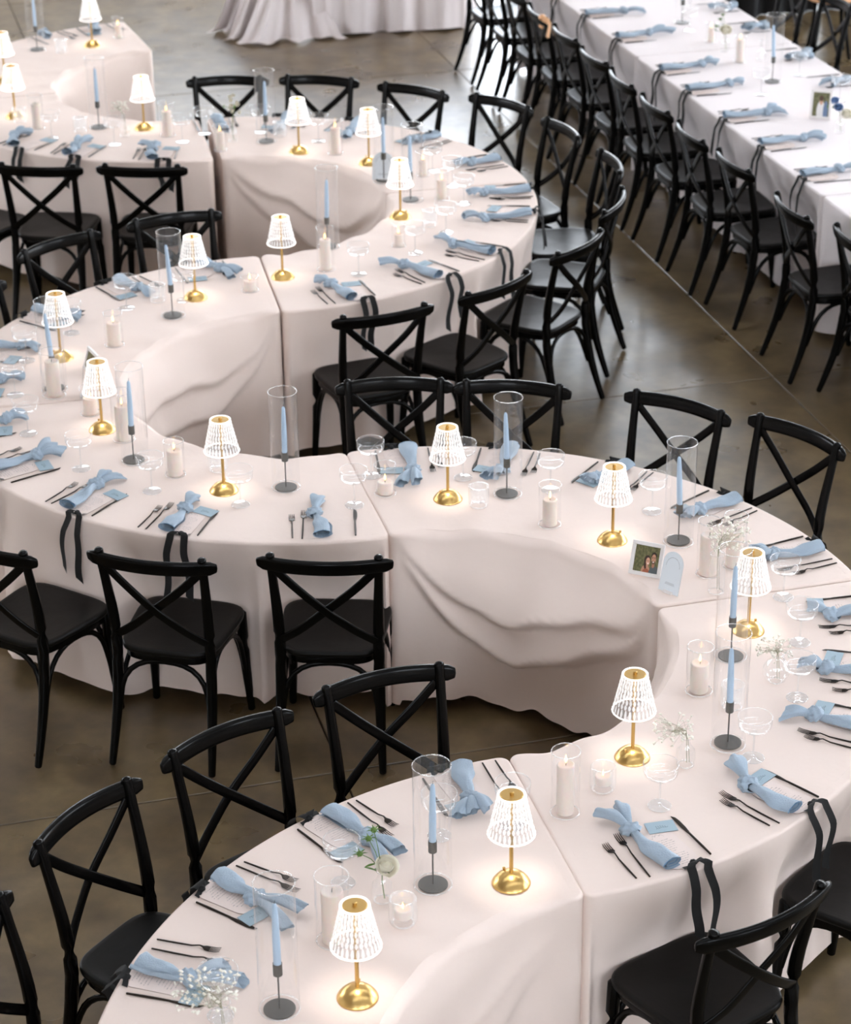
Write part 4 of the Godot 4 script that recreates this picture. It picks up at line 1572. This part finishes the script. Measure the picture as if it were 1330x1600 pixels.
	lamp(-0.663, -12.051, 2, "crystal table lamp left of the lit pillar on the far table")
	lamp(-1.553, -12.514, 3, "crystal table lamp beside the baby's breath bottle, upper left")
	lamp(-2.316, -12.765, 4, "crystal table lamp at the left edge of the upper table")
	lamp(-2.062, -14.274, 5, "crystal table lamp near the free end of the upper table")
	lamp(-2.488, -13.486, 1, "crystal table lamp cut by the left edge near the top")
	hurricane(-0.398, -4.787, "at the bottom edge, left of the nearest lamp", -0, -0.007, 0)
	hurricane(0.008, -5.327, "between the two nearest lamps", 0, -0.003, -0.01)
	hurricane(0.93, -6.05, "right of the lit votive lamp on the right", -0.001, 0.007, 0.02)
	hurricane(1.005, -6.579, "in front of the lamp beside the couple snapshot", -0.001, -0.007, 0)
	hurricane(0.918, -7.413, "behind the framed couple snapshot", -0.001, 0.007, 0.045)
	hurricane(0.309, -7.815, "right of the plain tumbler at the middle table", 0.004, -0.004, 0.03)
	hurricane(-0.532, -7.894, "left of the middle table's seam", -0, -0.007, -0.01)
	hurricane(-1.143, -8.157, "right of the leftmost complete lamp", 0.007, -0.001, -0.01)
	hurricane(-1.131, -9.677, "left of the lamp above the draped corner", 0.003, -0.004, 0.05)
	hurricane(-1.553, -8.87, "behind the tall pillar at the left edge", 0.002, 0.007, 0.06)
	hurricane(-1.811, -12.543, "on the upper table before the pale drape", -0, -0.007, 0)
	hurricane(-0.851, -12.244, "on the far table left of three lamps", -0, -0.007, -0.01)
	hurricane(-0.056, -11.23, "behind the lamp at the far curve", 0.01, 0.002, 0)
	hurricane(-0.196, -11.552, "behind the arched sign on the far table", 0.001, 0.013, 0)
	hurricane(-0.459, -10.554, "behind the lit pillar right of the upper seam", 0.004, -0.002, -0.02)
	hurricane(-2.399, -14.193, "near the top left corner", -0.001, -0.007, 0)
	hurricane(2.084, -13.282, "on the straight table, near its seam", 0.001, -0.007, 0.05)
	hurricane(1.694, -14.644, "on the straight table at the top edge", 0.001, -0.007, 0)
	pillar(-0.266, -5.08, 0.031, 0.165, false, 0.047, 0.215, "left of the ranunculus at the front")
	pillar(0.402, -5.682, 0.0265, 0.17, true, 0.043, 0.215, "right of the front seam, beside the lit votive")
	pillar(0.875, -6.365, 0.03, 0.105, true, 0.043, 0.165, "left of two tall tapers on the right")
	pillar(0.458, -7.559, 0.027, 0.105, true, 0.0415, 0.165, "below the coupe at the middle table's centre")
	pillar(-0.152, -7.839, 0.03, 0.05, true, 0.041, 0.12, "just right of the middle seam")
	pillar(0.996, -7.161, 0.032, 0.155, false, 0.042, 0.21, "behind the tall baby's breath vase")
	pillar(1.096, -7.221, 0.03, 0.14, false, 0.042, 0.2, "behind the lamp, next to the baby's breath")
	pillar(-0.967, -8.025, 0.03, 0.105, true, 0.039, 0.145, "left of the lamp at the middle table")
	pillar(-1.203, -8.355, 0.03, 0.15, true, 0.043, 0.21, "behind the taper at the left")
	pillar(-1.368, -8.616, 0.03, 0.07, true, 0.042, 0.115, "behind the complete lamp at the left")
	pillar(-1.544, -8.803, 0.031, 0.155, false, 0.048, 0.2, "largest at the left edge")
	pillar(-1.355, -9.346, 0.03, 0.105, true, 0.041, 0.15, "alone on the cloth below the napkin bowl")
	pillar(-0.8, -9.984, 0.03, 0.05, true, 0.04, 0.07, "short, left of the upper seam")
	pillar(-0.458, -10.247, 0.026, 0.15, true, 0.042, 0.21, "right of the upper seam")
	pillar(-0.114, -10.559, 0.022, 0.06, true, 0.034, 0.11, "under the lamp at the far curve")
	pillar(0.104, -11.243, 0.026, 0.1, true, 0.037, 0.15, "right of the far curve's taper")
	pillar(-0.463, -12.017, 0.027, 0.145, true, 0.041, 0.19, "between two lamps of the far table")
	pillar(0.009, -11.628, 0.022, 0.08, true, 0.034, 0.13, "behind the far curve's taper")
	pillar(-1.409, -12.377, 0.027, 0.14, true, 0.041, 0.19, "right of the upper left lamp")
	pillar(-1.093, -12.099, 0.022, 0.105, true, 0.034, 0.14, "left of the green flower sprig")
	pillar(-2.161, -12.551, 0.027, 0.14, false, 0.042, 0.19, "beside the left edge lamp")
	pillar(-1.918, -14.458, 0.021, 0.08, true, 0.032, 0.13, "at the upper table's free end")
	pillar(1.825, -14.174, 0.019, 0.09, true, 0.034, 0.12, "left of the white flower on the straight table")
	pillar(1.946, -13.715, 0.023, 0.14, true, 0.034, 0.16, "right of the white flower on the straight table")
	votive(-0.076, -5.154, true, true, "right of the ranunculus")
	votive(0.523, -5.802, true, true, "left of the clear bud vase on the right")
	votive(0.2, -7.72, false, false, "beside the middle table's lamp")
	votive(0.97, -6.265, false, false, "behind the taper on the right")
	votive(-1.905, -12.469, false, false, "left of the upper table's taper")
	votive(-2.275, -12.665, false, false, "in front of the lamp at the left edge")
	votive(-2.238, -14.126, false, false, "on the upper table near its inner rim")
	votive(-0.804, -8.06, false, false, "behind the lamp left of the tall taper")
	votive(-1.215, -9.861, false, false, "left of the hurricane above the drape")
	votive(0.04, -10.838, false, false, "on the far curve beside a coupe")
	votive(-0.78, -12.34, false, false, "on the far table before the blue napkin")
	coupe(-0.247, -5.342, "behind the ranunculus")
	coupe(0.029, -5.569, "behind the taper between the nearest lamps")
	coupe(0.244, -5.62, "behind the front seam lamp")
	coupe(0.685, -5.71, "right of the lit votive")
	coupe(0.997, -5.964, "right of the nearest blue taper on the right")
	coupe(1.185, -6.314, "lowest of three down the right side")
	coupe(1.247, -6.666, "middle of three down the right side")
	coupe(1.237, -6.981, "topmost of three down the right side")
	coupe(0.845, -7.654, "right of the lamp by the couple snapshot")
	coupe(0.476, -7.848, "above the pillar at the middle table's centre")
	coupe(0.146, -7.964, "behind the middle table's lamp")
	coupe(-0.208, -7.991, "behind the short lit pillar at the seam")
	coupe(-0.267, -7.738, "across the middle seam")
	coupe(-0.697, -7.756, "at the foot of the lamp left of the tall taper")
	coupe(-1.043, -7.881, "below the taper at the left")
	coupe(-1.34, -8.087, "beside the tied napkin at the left")
	coupe(-1.597, -8.422, "at the left edge, lowest of three")
	coupe(-1.708, -8.808, "at the left edge, middle of three")
	coupe(-1.715, -9.178, "at the left edge, topmost of three")
	coupe(-1.35, -9.778, "over a napkin behind the single pillar")
	coupe(-1.563, -9.486, "behind the lamp at the left")
	coupe(-0.3, -10.174, "right of the pillar by the upper seam")
	coupe(-0.034, -10.449, "in front of the far curve's napkins")
	coupe(0.118, -10.733, "on the far curve, between napkins and lamp")
	coupe(0.161, -11.444, "at the far curve's upper napkins")
	coupe(0.215, -11.16, "beside the far curve's middle napkin")
	coupe(0.06, -11.69, "behind the pillar of the far curve")
	coupe(-0.563, -12.238, "between two lamps of the far table")
	coupe(-0.891, -12.415, "behind the far table's left taper")
	coupe(-1.204, -12.404, "right of the upper left pillar")
	coupe(-1.687, -12.226, "in front of the upper left bottle")
	coupe(-1.316, -12.257, "in front of the upper left pillar")
	coupe(-2.051, -12.357, "left of the two upper left napkins")
	coupe(1.94, -14.568, "at the straight table's far side, top edge")
	coupe(2.262, -13.409, "at the straight table's far side by a napkin")
	coupe(2.414, -12.875, "at the straight table's right edge")
	coupe(1.719, -14.454, "in the middle of the straight table near the top")
	coupe(1.981, -13.022, "in the middle of the straight table below the taper")
	coupe(-1.095, -9.865, "behind the lamp above the draped corner")
	coupe(-0.551, -4.767, "behind the baby's breath at the bottom edge")
	setting(0, Vector2(-0.815, -4.99), "beside the baby's breath at the bottom left", 1, "nmcfhkr", Vector2(0.194, 0.036), Vector2(0.31, -0.032), 0.1)
	setting(0, Vector2(-0.628, -5.38), "behind the bottom hurricane, second from bottom left", 2, "nmcfhkr", Vector2(0.187, 0.027), Vector2(0.348, 0.035), 0.1)
	setting(0, Vector2(-0.321, -5.715), "behind the front coupe and ranunculus", 3, "nmcfhkr", Vector2(0.226, -0.004), Vector2(0.355, 0.016), 0.1)
	setting(0, Vector2(0.086, -5.951), "between the front taper and the seam", 4, "nmcfhkr", Vector2(0.21, 0.042), Vector2(0.302, 0.066), 0.14)
	setting(1, Vector2(0.707, -5.365), "just right of the front seam", 5, "nmcfhkr", Vector2(0.232, -0.024), Vector2(0.345, -0.028), 0.24)
	setting(1, Vector2(1.104, -5.64), "second right of the front seam", 6, "nmcfhkr", Vector2(0.209, -0), Vector2(0.319, 0.069), 0.24)
	setting(1, Vector2(1.424, -6.08), "at the right edge, lowest of the three there", 7, "nmcfhkr", Vector2(0.231, 0.005), Vector2(0.315, -0.033), 0.24)
	setting(1, Vector2(1.544, -6.441), "at the right edge, middle of the three there", 8, "nmcfhkr", Vector2(0.245, -0.019), Vector2(0.313, 0.007), 0.24)
	setting(1, Vector2(1.569, -6.867), "at the right edge, topmost of the three there", 9, "nmcfhkr", Vector2(0.193, -0.028), Vector2(0.249, 0.032), 0.24)
	setting(1, Vector2(1.45, -7.342), "at the right end of the middle table", 10, "nmcfhkr", Vector2(0.222, 0.014), Vector2(0.284, 0.042), 0.24)
	setting(1, Vector2(1.192, -7.749), "behind the tall glasses of the middle table", 11, "nmcfhkr", Vector2(0.202, 0.026), Vector2(0.292, 0.031), 0.24)
	setting(1, Vector2(0.802, -8.066), "behind the lamp near the couple snapshot", 12, "nmcfhkr", Vector2(0.202, 0.045), Vector2(0.242, 0.073), 0.24)
	setting(1, Vector2(0.352, -8.234), "behind the middle table's blue taper", 13, "nmcfhkr", Vector2(0.243, 0.005), Vector2(0.312, 0.036), 0.14)
	setting(1, Vector2(-0.072, -8.259), "behind the short lit pillar by the seam", 14, "nmcfhkr", Vector2(0.254, -0.005), Vector2(0.376, 0.018), 0.14)
	setting(2, Vector2(-0.376, -7.441), "just left of the middle seam", 15, "nfhk", Vector2(0.205, -0.022), Vector2(0.327, -0.003), 0.24)
	setting(2, Vector2(-0.964, -7.51), "before the lamp left of the tall taper", 16, "nmcfhkr", Vector2(0.2, 0.004), Vector2(0.294, -0.002), 0.27)
	setting(2, Vector2(-1.367, -7.711), "second left along the middle table's front", 17, "nmcfhkr", Vector2(0.226, -0.027), Vector2(0.335, -0.026), 0.27)
	setting(2, Vector2(-1.711, -8.043), "at the left edge, third along the front", 18, "nmcfhkr", Vector2(0.233, 0), Vector2(0.33, 0.002), 0.24)
	setting(2, Vector2(-1.927, -8.442), "at the left edge above the third front one", 19, "nmcfhkr", Vector2(0.245, -0.011), Vector2(0.312, -0.018), 0.24)
	setting(2, Vector2(-2.017, -8.9), "at the left edge, below the stacked coupes", 20, "nmcfhkr", Vector2(0.239, -0.041), Vector2(0.311, -0.05), 0.24)
	setting(2, Vector2(-1.978, -9.308), "at the left edge beside the topmost coupe", 21, "nmcfhkr", Vector2(0.216, -0.059), Vector2(0.293, -0.037), 0.24)
	setting(2, Vector2(-1.788, -9.764), "half hidden behind the leftmost lamp", 22, "nmcfhkr", Vector2(0.207, 0.008), Vector2(0.275, -0.022), 0.14)
	setting(2, Vector2(-1.449, -10.148), "under the coupe at the upper rim", 23, "nmcfhkr", Vector2(0.198, -0.003), Vector2(0.303, -0.002), 0.14)
	setting(2, Vector2(-1.072, -10.37), "behind the lamp above the draped corner", 24, "nmcfhk", Vector2(0.171, -0.058), Vector2(0.291, -0.097), 0.14)
	setting(3, Vector2(-0.311, -9.812), "just right of the upper seam", 25, "nmcfhkr", Vector2(0.232, -0.024), Vector2(0.304, -0.059), 0.24)
	setting(3, Vector2(0.098, -10.08), "second right of the upper seam", 26, "nmcfhkr", Vector2(0.252, -0.018), Vector2(0.35, -0.068), 0.24)
	setting(3, Vector2(0.361, -10.396), "third right of the upper seam", 27, "nmcfhkr", Vector2(0.249, -0.001), Vector2(0.364, 0.057), 0.26)
	setting(3, Vector2(0.575, -10.969), "fourth along the far curve", 28, "nmcfhkr", Vector2(0.249, -0.109), Vector2(0.348, -0.092), 0.26)
	setting(3, Vector2(0.586, -11.345), "fifth along the far curve", 29, "nmcfhkr", Vector2(0.264, -0.029), Vector2(0.341, -0.039), 0.2)
	setting(3, Vector2(0.439, -11.872), "sixth along the far curve", 30, "nmcfhkr", Vector2(0.187, -0.004), Vector2(0.266, 0.014), 0.2)
	setting(3, Vector2(0.116, -12.311), "behind the taper of the far curve", 31, "nmcfhkr", Vector2(0.166, 0.016), Vector2(0.245, 0.037), 0.14)
	setting(3, Vector2(-0.33, -12.604), "behind the far table's lit pillar", 32, "nmcfhkr", Vector2(0.24, -0.038), Vector2(0.346, -0.055), 0.14)
	setting(3, Vector2(-0.749, -12.717), "behind the far table's left lamp", 33, "nmcfhkr", Vector2(0.251, 0.007), Vector2(0.347, 0.019), 0.14)
	setting(3, Vector2(-1.175, -12.708), "behind the green sprig of the far table", 34, "nfhk", Vector2(0.207, -0.02), Vector2(0.306, -0.029), 0.14)
	setting(4, Vector2(-1.448, -11.917), "right of two above the upper left chairs", 35, "nmcfhkr", Vector2(0.162, -0.02), Vector2(0.253, -0.052), 0.16)
	setting(4, Vector2(-1.932, -12.01), "left of two above the upper left chairs", 36, "nmcfhkr", Vector2(0.149, -0.011), Vector2(0.289, -0.025), 0.16)
	setting(4, Vector2(-2.249, -12.17), "at the left edge of the upper table", 37, "nmcfhkr", Vector2(0.156, -0.117), Vector2(0.246, -0.104), 0.16)
	setting(4, Vector2(-2.125, -14.784), "at the upper table's far rim", 38, "nmcfhk", Vector2(0.105, 0.032), Vector2(0.232, 0.064), 0.24)
	setting(4, Vector2(-2.414, -14.583), "at the upper table's far rim in the corner", 39, "nfhk", Vector2(0.037, 0.034), Vector2(0.125, 0.053), 0.24)
	table_setting(Vector2(1.058, -14.876), Vector2(0.965, -0.261), "seventh from the front along the straight table's near side", 50, "nmfhkr", Vector2(0.281, 0.04), Vector2(0.401, 0.079), 0.26)
	table_setting(Vector2(1.219, -14.28), Vector2(0.965, -0.261), "sixth from the front along the straight table's near side", 51, "nmfhkr", Vector2(0.251, -0.019), Vector2(0.402, -0.051), 0.26)
	table_setting(Vector2(1.419, -13.541), Vector2(0.965, -0.261), "fifth from the front along the straight table's near side", 52, "nmfhkr", Vector2(0.301, -0.012), Vector2(0.394, -0.026), 0.26)
	table_setting(Vector2(1.535, -13.113), Vector2(0.965, -0.261), "fourth from the front along the straight table's near side", 53, "nmfhkr", Vector2(0.303, -0.023), Vector2(0.385, -0.025), 0.26)
	table_setting(Vector2(1.681, -12.57), Vector2(0.965, -0.261), "third from the front along the straight table's near side", 54, "nmfhkr", Vector2(0.28, 0.024), Vector2(0.382, 0.005), 0.26)
	table_setting(Vector2(1.819, -12.062), Vector2(0.965, -0.261), "second from the front along the straight table's near side", 55, "nmfhkr", Vector2(0.285, -0.001), Vector2(0.388, 0.007), 0.26)
	table_setting(Vector2(1.965, -11.523), Vector2(0.965, -0.261), "first from the front along the straight table's near side", 56, "nmfhkr", Vector2(0.249, -0.015), Vector2(0.347, -0.006), 0.26)
	table_setting(Vector2(0.911, -15.419), Vector2(0.965, -0.261), "eighth from the front along the straight table's near side", 58, "nmfhkr", Vector2(0.328, -0.009), Vector2(0.455, -0.005), 0.26)
	table_setting(Vector2(2.411, -13.892), Vector2(-0.965, 0.261), "beside the far-side coupe of the straight table", 60, "nfk", Vector2(0.058, -0.096), Vector2(0.186, -0.13), 0.2)
	table_setting(Vector2(2.1, -15.044), Vector2(-0.965, 0.261), "at the straight table's far side, top edge", 61, "nfk", Vector2(0.082, -0.066), Vector2(0.181, 0.001), 0.2)
	table_setting(Vector2(2.238, -14.531), Vector2(-0.965, 0.261), "behind the straight table's hurricane", 62, "nfk", Vector2(0.053, -0.051), Vector2(0.181, -0.043), 0.2)
	table_setting(Vector2(2.572, -13.298), Vector2(-0.965, 0.261), "at the straight table's far side, right edge", 63, "nfk", Vector2(0.082, -0.041), Vector2(0.222, -0.08), 0.2)
	vase(-0.134, -5.261, "round", "clear bud vase holding the white ranunculus")
	flower(-0.134, -5.261, 0.10, Vector3(0.014, 0.022, 0.012), 0.036, "rose", 3, "creamy white ranunculus with green buds in a bud vase at the front")
	vase(-0.534, -4.634, "tall", "clear bud vase of baby's breath cut by the bottom edge")
	babys_breath(-0.534, -4.634, 0.13, Vector3(-0.035, 0.055, 0.0), Vector3(0.085, 0.045, 0.05), 84, 5, "full cream baby's breath in front of the bottom left napkin")
	vase(0.785, -5.93, "round", "clear bud vase beside the lit ribbed votive")
	babys_breath(0.785, -5.93, 0.10, Vector3(-0.04, 0.03, 0.0), Vector3(0.06, 0.045, 0.04), 60, 6, "white baby's breath leaning left beside the right hand lamp")
	vase(1.131, -6.419, "globe", "round globe bud vase among the coupes on the right")
	babys_breath(1.131, -6.419, 0.10, Vector3(-0.008, 0.015, 0.0), Vector3(0.055, 0.035, 0.04), 54, 7, "short baby's breath in the globe vase among the coupes")
	vase(1.009, -7.028, "tall", "tall bud vase right of the framed couple snapshot")
	babys_breath(1.009, -7.028, 0.15, Vector3(0.035, 0.075, 0.0), Vector3(0.07, 0.055, 0.05), 72, 8, "tall baby's breath spreading above the lamp by the couple snapshot")
	vase(-1.647, -12.376, "bottle", "bottle-shaped bud vase beside the upper left lamp")
	babys_breath(-1.647, -12.376, 0.12, Vector3(-0.02, 0.05, 0.0), Vector3(0.05, 0.03, 0.04), 42, 9, "pale dry sprig in the bottle vase beside the upper left lamp")
	vase(-1.037, -12.257, "round", "clear bud vase of the green sprig on the far table")
	flower(-1.037, -12.257, 0.10, Vector3(0.02, 0.11, 0.0), 0.032, "spray", 12, "tall green stem of creamy flowers on the far table")
	vase(1.887, -13.963, "round", "clear bud vase between two candles on the straight table")
	flower(1.887, -13.963, 0.10, Vector3(0.0, 0.03, 0.0), 0.042, "rose", 14, "white flower with green leaves on the straight table")
	vase(2.08, -13.752, "bottle", "empty bottle-shaped bud vase on the straight table")
	vase(2.315, -12.281, "round", "clear bud vase beside the snapshot on the straight table")
	flower(2.315, -12.281, 0.10, Vector3(-0.02, 0.05, 0.0), 0.036, "blue", 16, "blue and cream flowers beside the straight table's snapshot")
	picture(0.77, -7.148, -0.42, 0.118, 0.122, 0.40, M.photo, "white framed snapshot of a smiling couple by the middle table's inner rim")
	arch_sign(0.842, -7.024, -0.75, 0.085, 0.15, 0.24, "pale blue arched table sign leaning beside the couple snapshot")
	picture(-1.431, -9.036, -1.1, 0.12, 0.10, 0.3, M.photo_garden, "tilted white framed snapshot above the left lamp")
	arch_sign(-1.424, -8.786, -1.45, 0.085, 0.13, 0.1, "narrow arched table sign seen edge-on beside the tilted snapshot")
	arch_sign(-0.2, -11.552, 3.0, 0.115, 0.15, -0.1, "pale arched table sign seen from behind on the far table")
	picture(2.246, -12.534, -0.3, 0.12, 0.16, 0.25, M.photo_garden, "white framed portrait snapshot on the straight table")
	backdrop()

func cloths() -> void:
	var g := "white cloths of the winding table"
	ring_cloth(0, -104.9, -194.9, 0.03, "white tablecloth of the front section, lit by the two nearest lamps", 1.3, g)
	ring_cloth(1, 75.6, -14.2, 0.10, "white tablecloth of the right front section with two tied napkins", 2.9, g)
	ring_cloth(1, -14.2, -104.0, 0.15, "white tablecloth with a deep swag below the framed couple snapshot", 4.1, g)
	ring_cloth(2, 76.0, 168.0, 0.10, "white tablecloth hanging behind the two squarely seen chairs", 5.7, g)
	ring_cloth(2, 168.0, 259.0, 0.09, "white tablecloth bunched at the left before the upper seam", 6.6, g)
	ring_cloth(3, 79.0, -11.5, 0.10, "white tablecloth with the row of napkins right of the upper seam", 8.2, g)
	ring_cloth(3, -11.5, -101.0, 0.10, "white tablecloth of the far table with three lamps", 9.4, g)
	ring_cloth(4, 79.0, 165.0, 0.10, "white tablecloth above the two upper left chairs", 10.8, g)
	ring_cloth(4, 165.0, 250.0, 0.0, "white tablecloth ending in a free edge at the upper left", 12.5, g)
	var n := Vector2(0.965, -0.261)
	var a := Vector2(0.261, 0.965)
	var base := Vector2(1.329, -13.873)
	g = "white cloths of the straight table"
	straight_cloth(base - a * 2.44, base, n * 1.05, "white tablecloth of the straight table beyond its seam", 3.3, g)
	straight_cloth(base, base + a * 2.75, n * 1.05, "white tablecloth of the straight table before its seam", 5.9, g)
	straight_cloth(base + a * 2.75, base + a * 5.2, n * 1.05, "white tablecloth of the straight table at the right edge", 7.7, g)

func backdrop() -> void:
	# the small table at the far end, its cloth to the floor, and the sheer length let fall beside it
	var o := thing("sheer_drape", "sheer white fabric spilling onto the floor beside the far small table", "drape", Vector3(-0.98, 0, -17.45))
	for k in 3:
		var mb := MB.new()
		var rows := []
		for i in 25:
			var x := i / 24.0
			var row := PackedVector3Array()
			for j in 49:
				var t := j / 48.0 - 0.5
				var wide := lerpf(0.22, [0.85, 0.6, 0.5][k], pow(x, 1.4))
				var fold := sin(t * 15.0 + k * 2.1 + 1.6 * sin(t * 9.0 + k)) * (0.02 + 0.06 * x) + 0.015 * sin(t * 41.0 + k + 3.0 * x)
				var y := 0.80 * pow(1.0 - minf(x * 1.15, 1.0), 1.1) + 0.012 + 0.05 * (0.5 + 0.5 * sin(t * 29.0 + k * 1.7 + 5.0 * x)) * smoothstep(0.3, 0.8, x) * (1.0 - 0.7 * smoothstep(0.85, 1.0, x))
				var z: float = lerpf(-0.1, [0.36, 0.22, 0.05][k], smoothstep(0.2, 1.0, x)) + fold
				row.append(Vector3([0.02, -0.12, -0.2][k] + t * wide - 0.1 * x * k, y, z))
			rows.append(row)
		mb.grid(rows)
		part("fold", mb.mesh(), M.cool_cloth, o)
	straight_cloth(Vector2(-0.82, -17.28), Vector2(0.36, -17.45), Vector2(0.11, -0.76), "white cloth of the small far table at the top edge", 15.2, "", "draped_table", 0.012)
	# black drape and a stool beyond the straight table
	o = thing("black_drape", "black drape hanging beyond the straight table, top right", "drape", Vector3(3.6, 0, -17.95), ROOM_TURN)
	for k in 3:
		var mb := MB.new()
		var rows := []
		for i in 9:
			var row := PackedVector3Array()
			for j in 61:
				var t := j / 60.0
				row.append(Vector3(-1.5 + k + t, 0.0005 + 2.2 * (1.0 - i / 8.0), 0.05 * sin(t * TAU * 5.0 + k) * (0.6 + 0.4 * i / 8.0)))
			rows.append(row)
		mb.grid(rows)
		part("panel", mb.mesh(), M.dark_drape, o)
	var mb2 := MB.new()
	mb2.tube([Vector3(-1.55, 2.22, 0), Vector3(1.55, 2.22, 0)], [0.02], 10)
	for sd in [-1.5, 1.5]:
		mb2.tube([Vector3(sd, 0.02, -0.08), Vector3(sd, 2.22, -0.08)], [0.02], 10, Vector3(0, 0, 1))
	part("pole", mb2.mesh(), M.black, o)
	var sp := Vector2(2.991, -16.547)
	o = thing("round_stool", "black-legged stool with a round tan seat, top right corner", "stool", Vector3(sp.x, 0, sp.y))
	mb2 = MB.new()
	mb2.lathe([Vector2(0.001, 0.425), Vector2(0.17, 0.425), Vector2(0.19, 0.435), Vector2(0.195, 0.45), Vector2(0.185, 0.465), Vector2(0.15, 0.472), Vector2(0.001, 0.474)], 40)
	part("seat", mb2.mesh(), M.tan, o)
	for k in 4:
		var a := TAU * (k + 0.5) / 4
		mb2 = MB.new()
		mb2.tube(curve([Vector3(0.13 * cos(a), 0.43, 0.13 * sin(a)), Vector3(0.15 * cos(a), 0.2, 0.15 * sin(a)), Vector3(0.19 * cos(a), 0.012, 0.19 * sin(a))], 6), [0.017, 0.016, 0.015, 0.014], 10)
		part("leg", mb2.mesh(), M.black, o)
	var tp := Vector2(0.774, -14.354)
	o = thing("tan_sash", "tan sash tied over a chair rail near the top edge", "sash", Vector3(tp.x, 0.83, tp.y), ROOM_TURN)
	mb2 = MB.new()
	mb2.tube(curve([Vector3(0.02, -0.03, -0.08), Vector3(0.03, 0.035, -0.05), Vector3(0.0, 0.05, 0.0), Vector3(0.03, 0.03, 0.06), Vector3(0.01, -0.05, 0.09)], 14), [Vector2(0.008, 0.02)], 10)
	part("band", mb2.mesh(), M.tan, o)
	mb2 = MB.new()
	mb2.blob(Vector3(0.0, 0.055, 0.0), Vector3(0.02, 0.018, 0.024), 10, 8, 0.08, 1.0)
	part("knot", mb2.mesh(), M.tan, o)
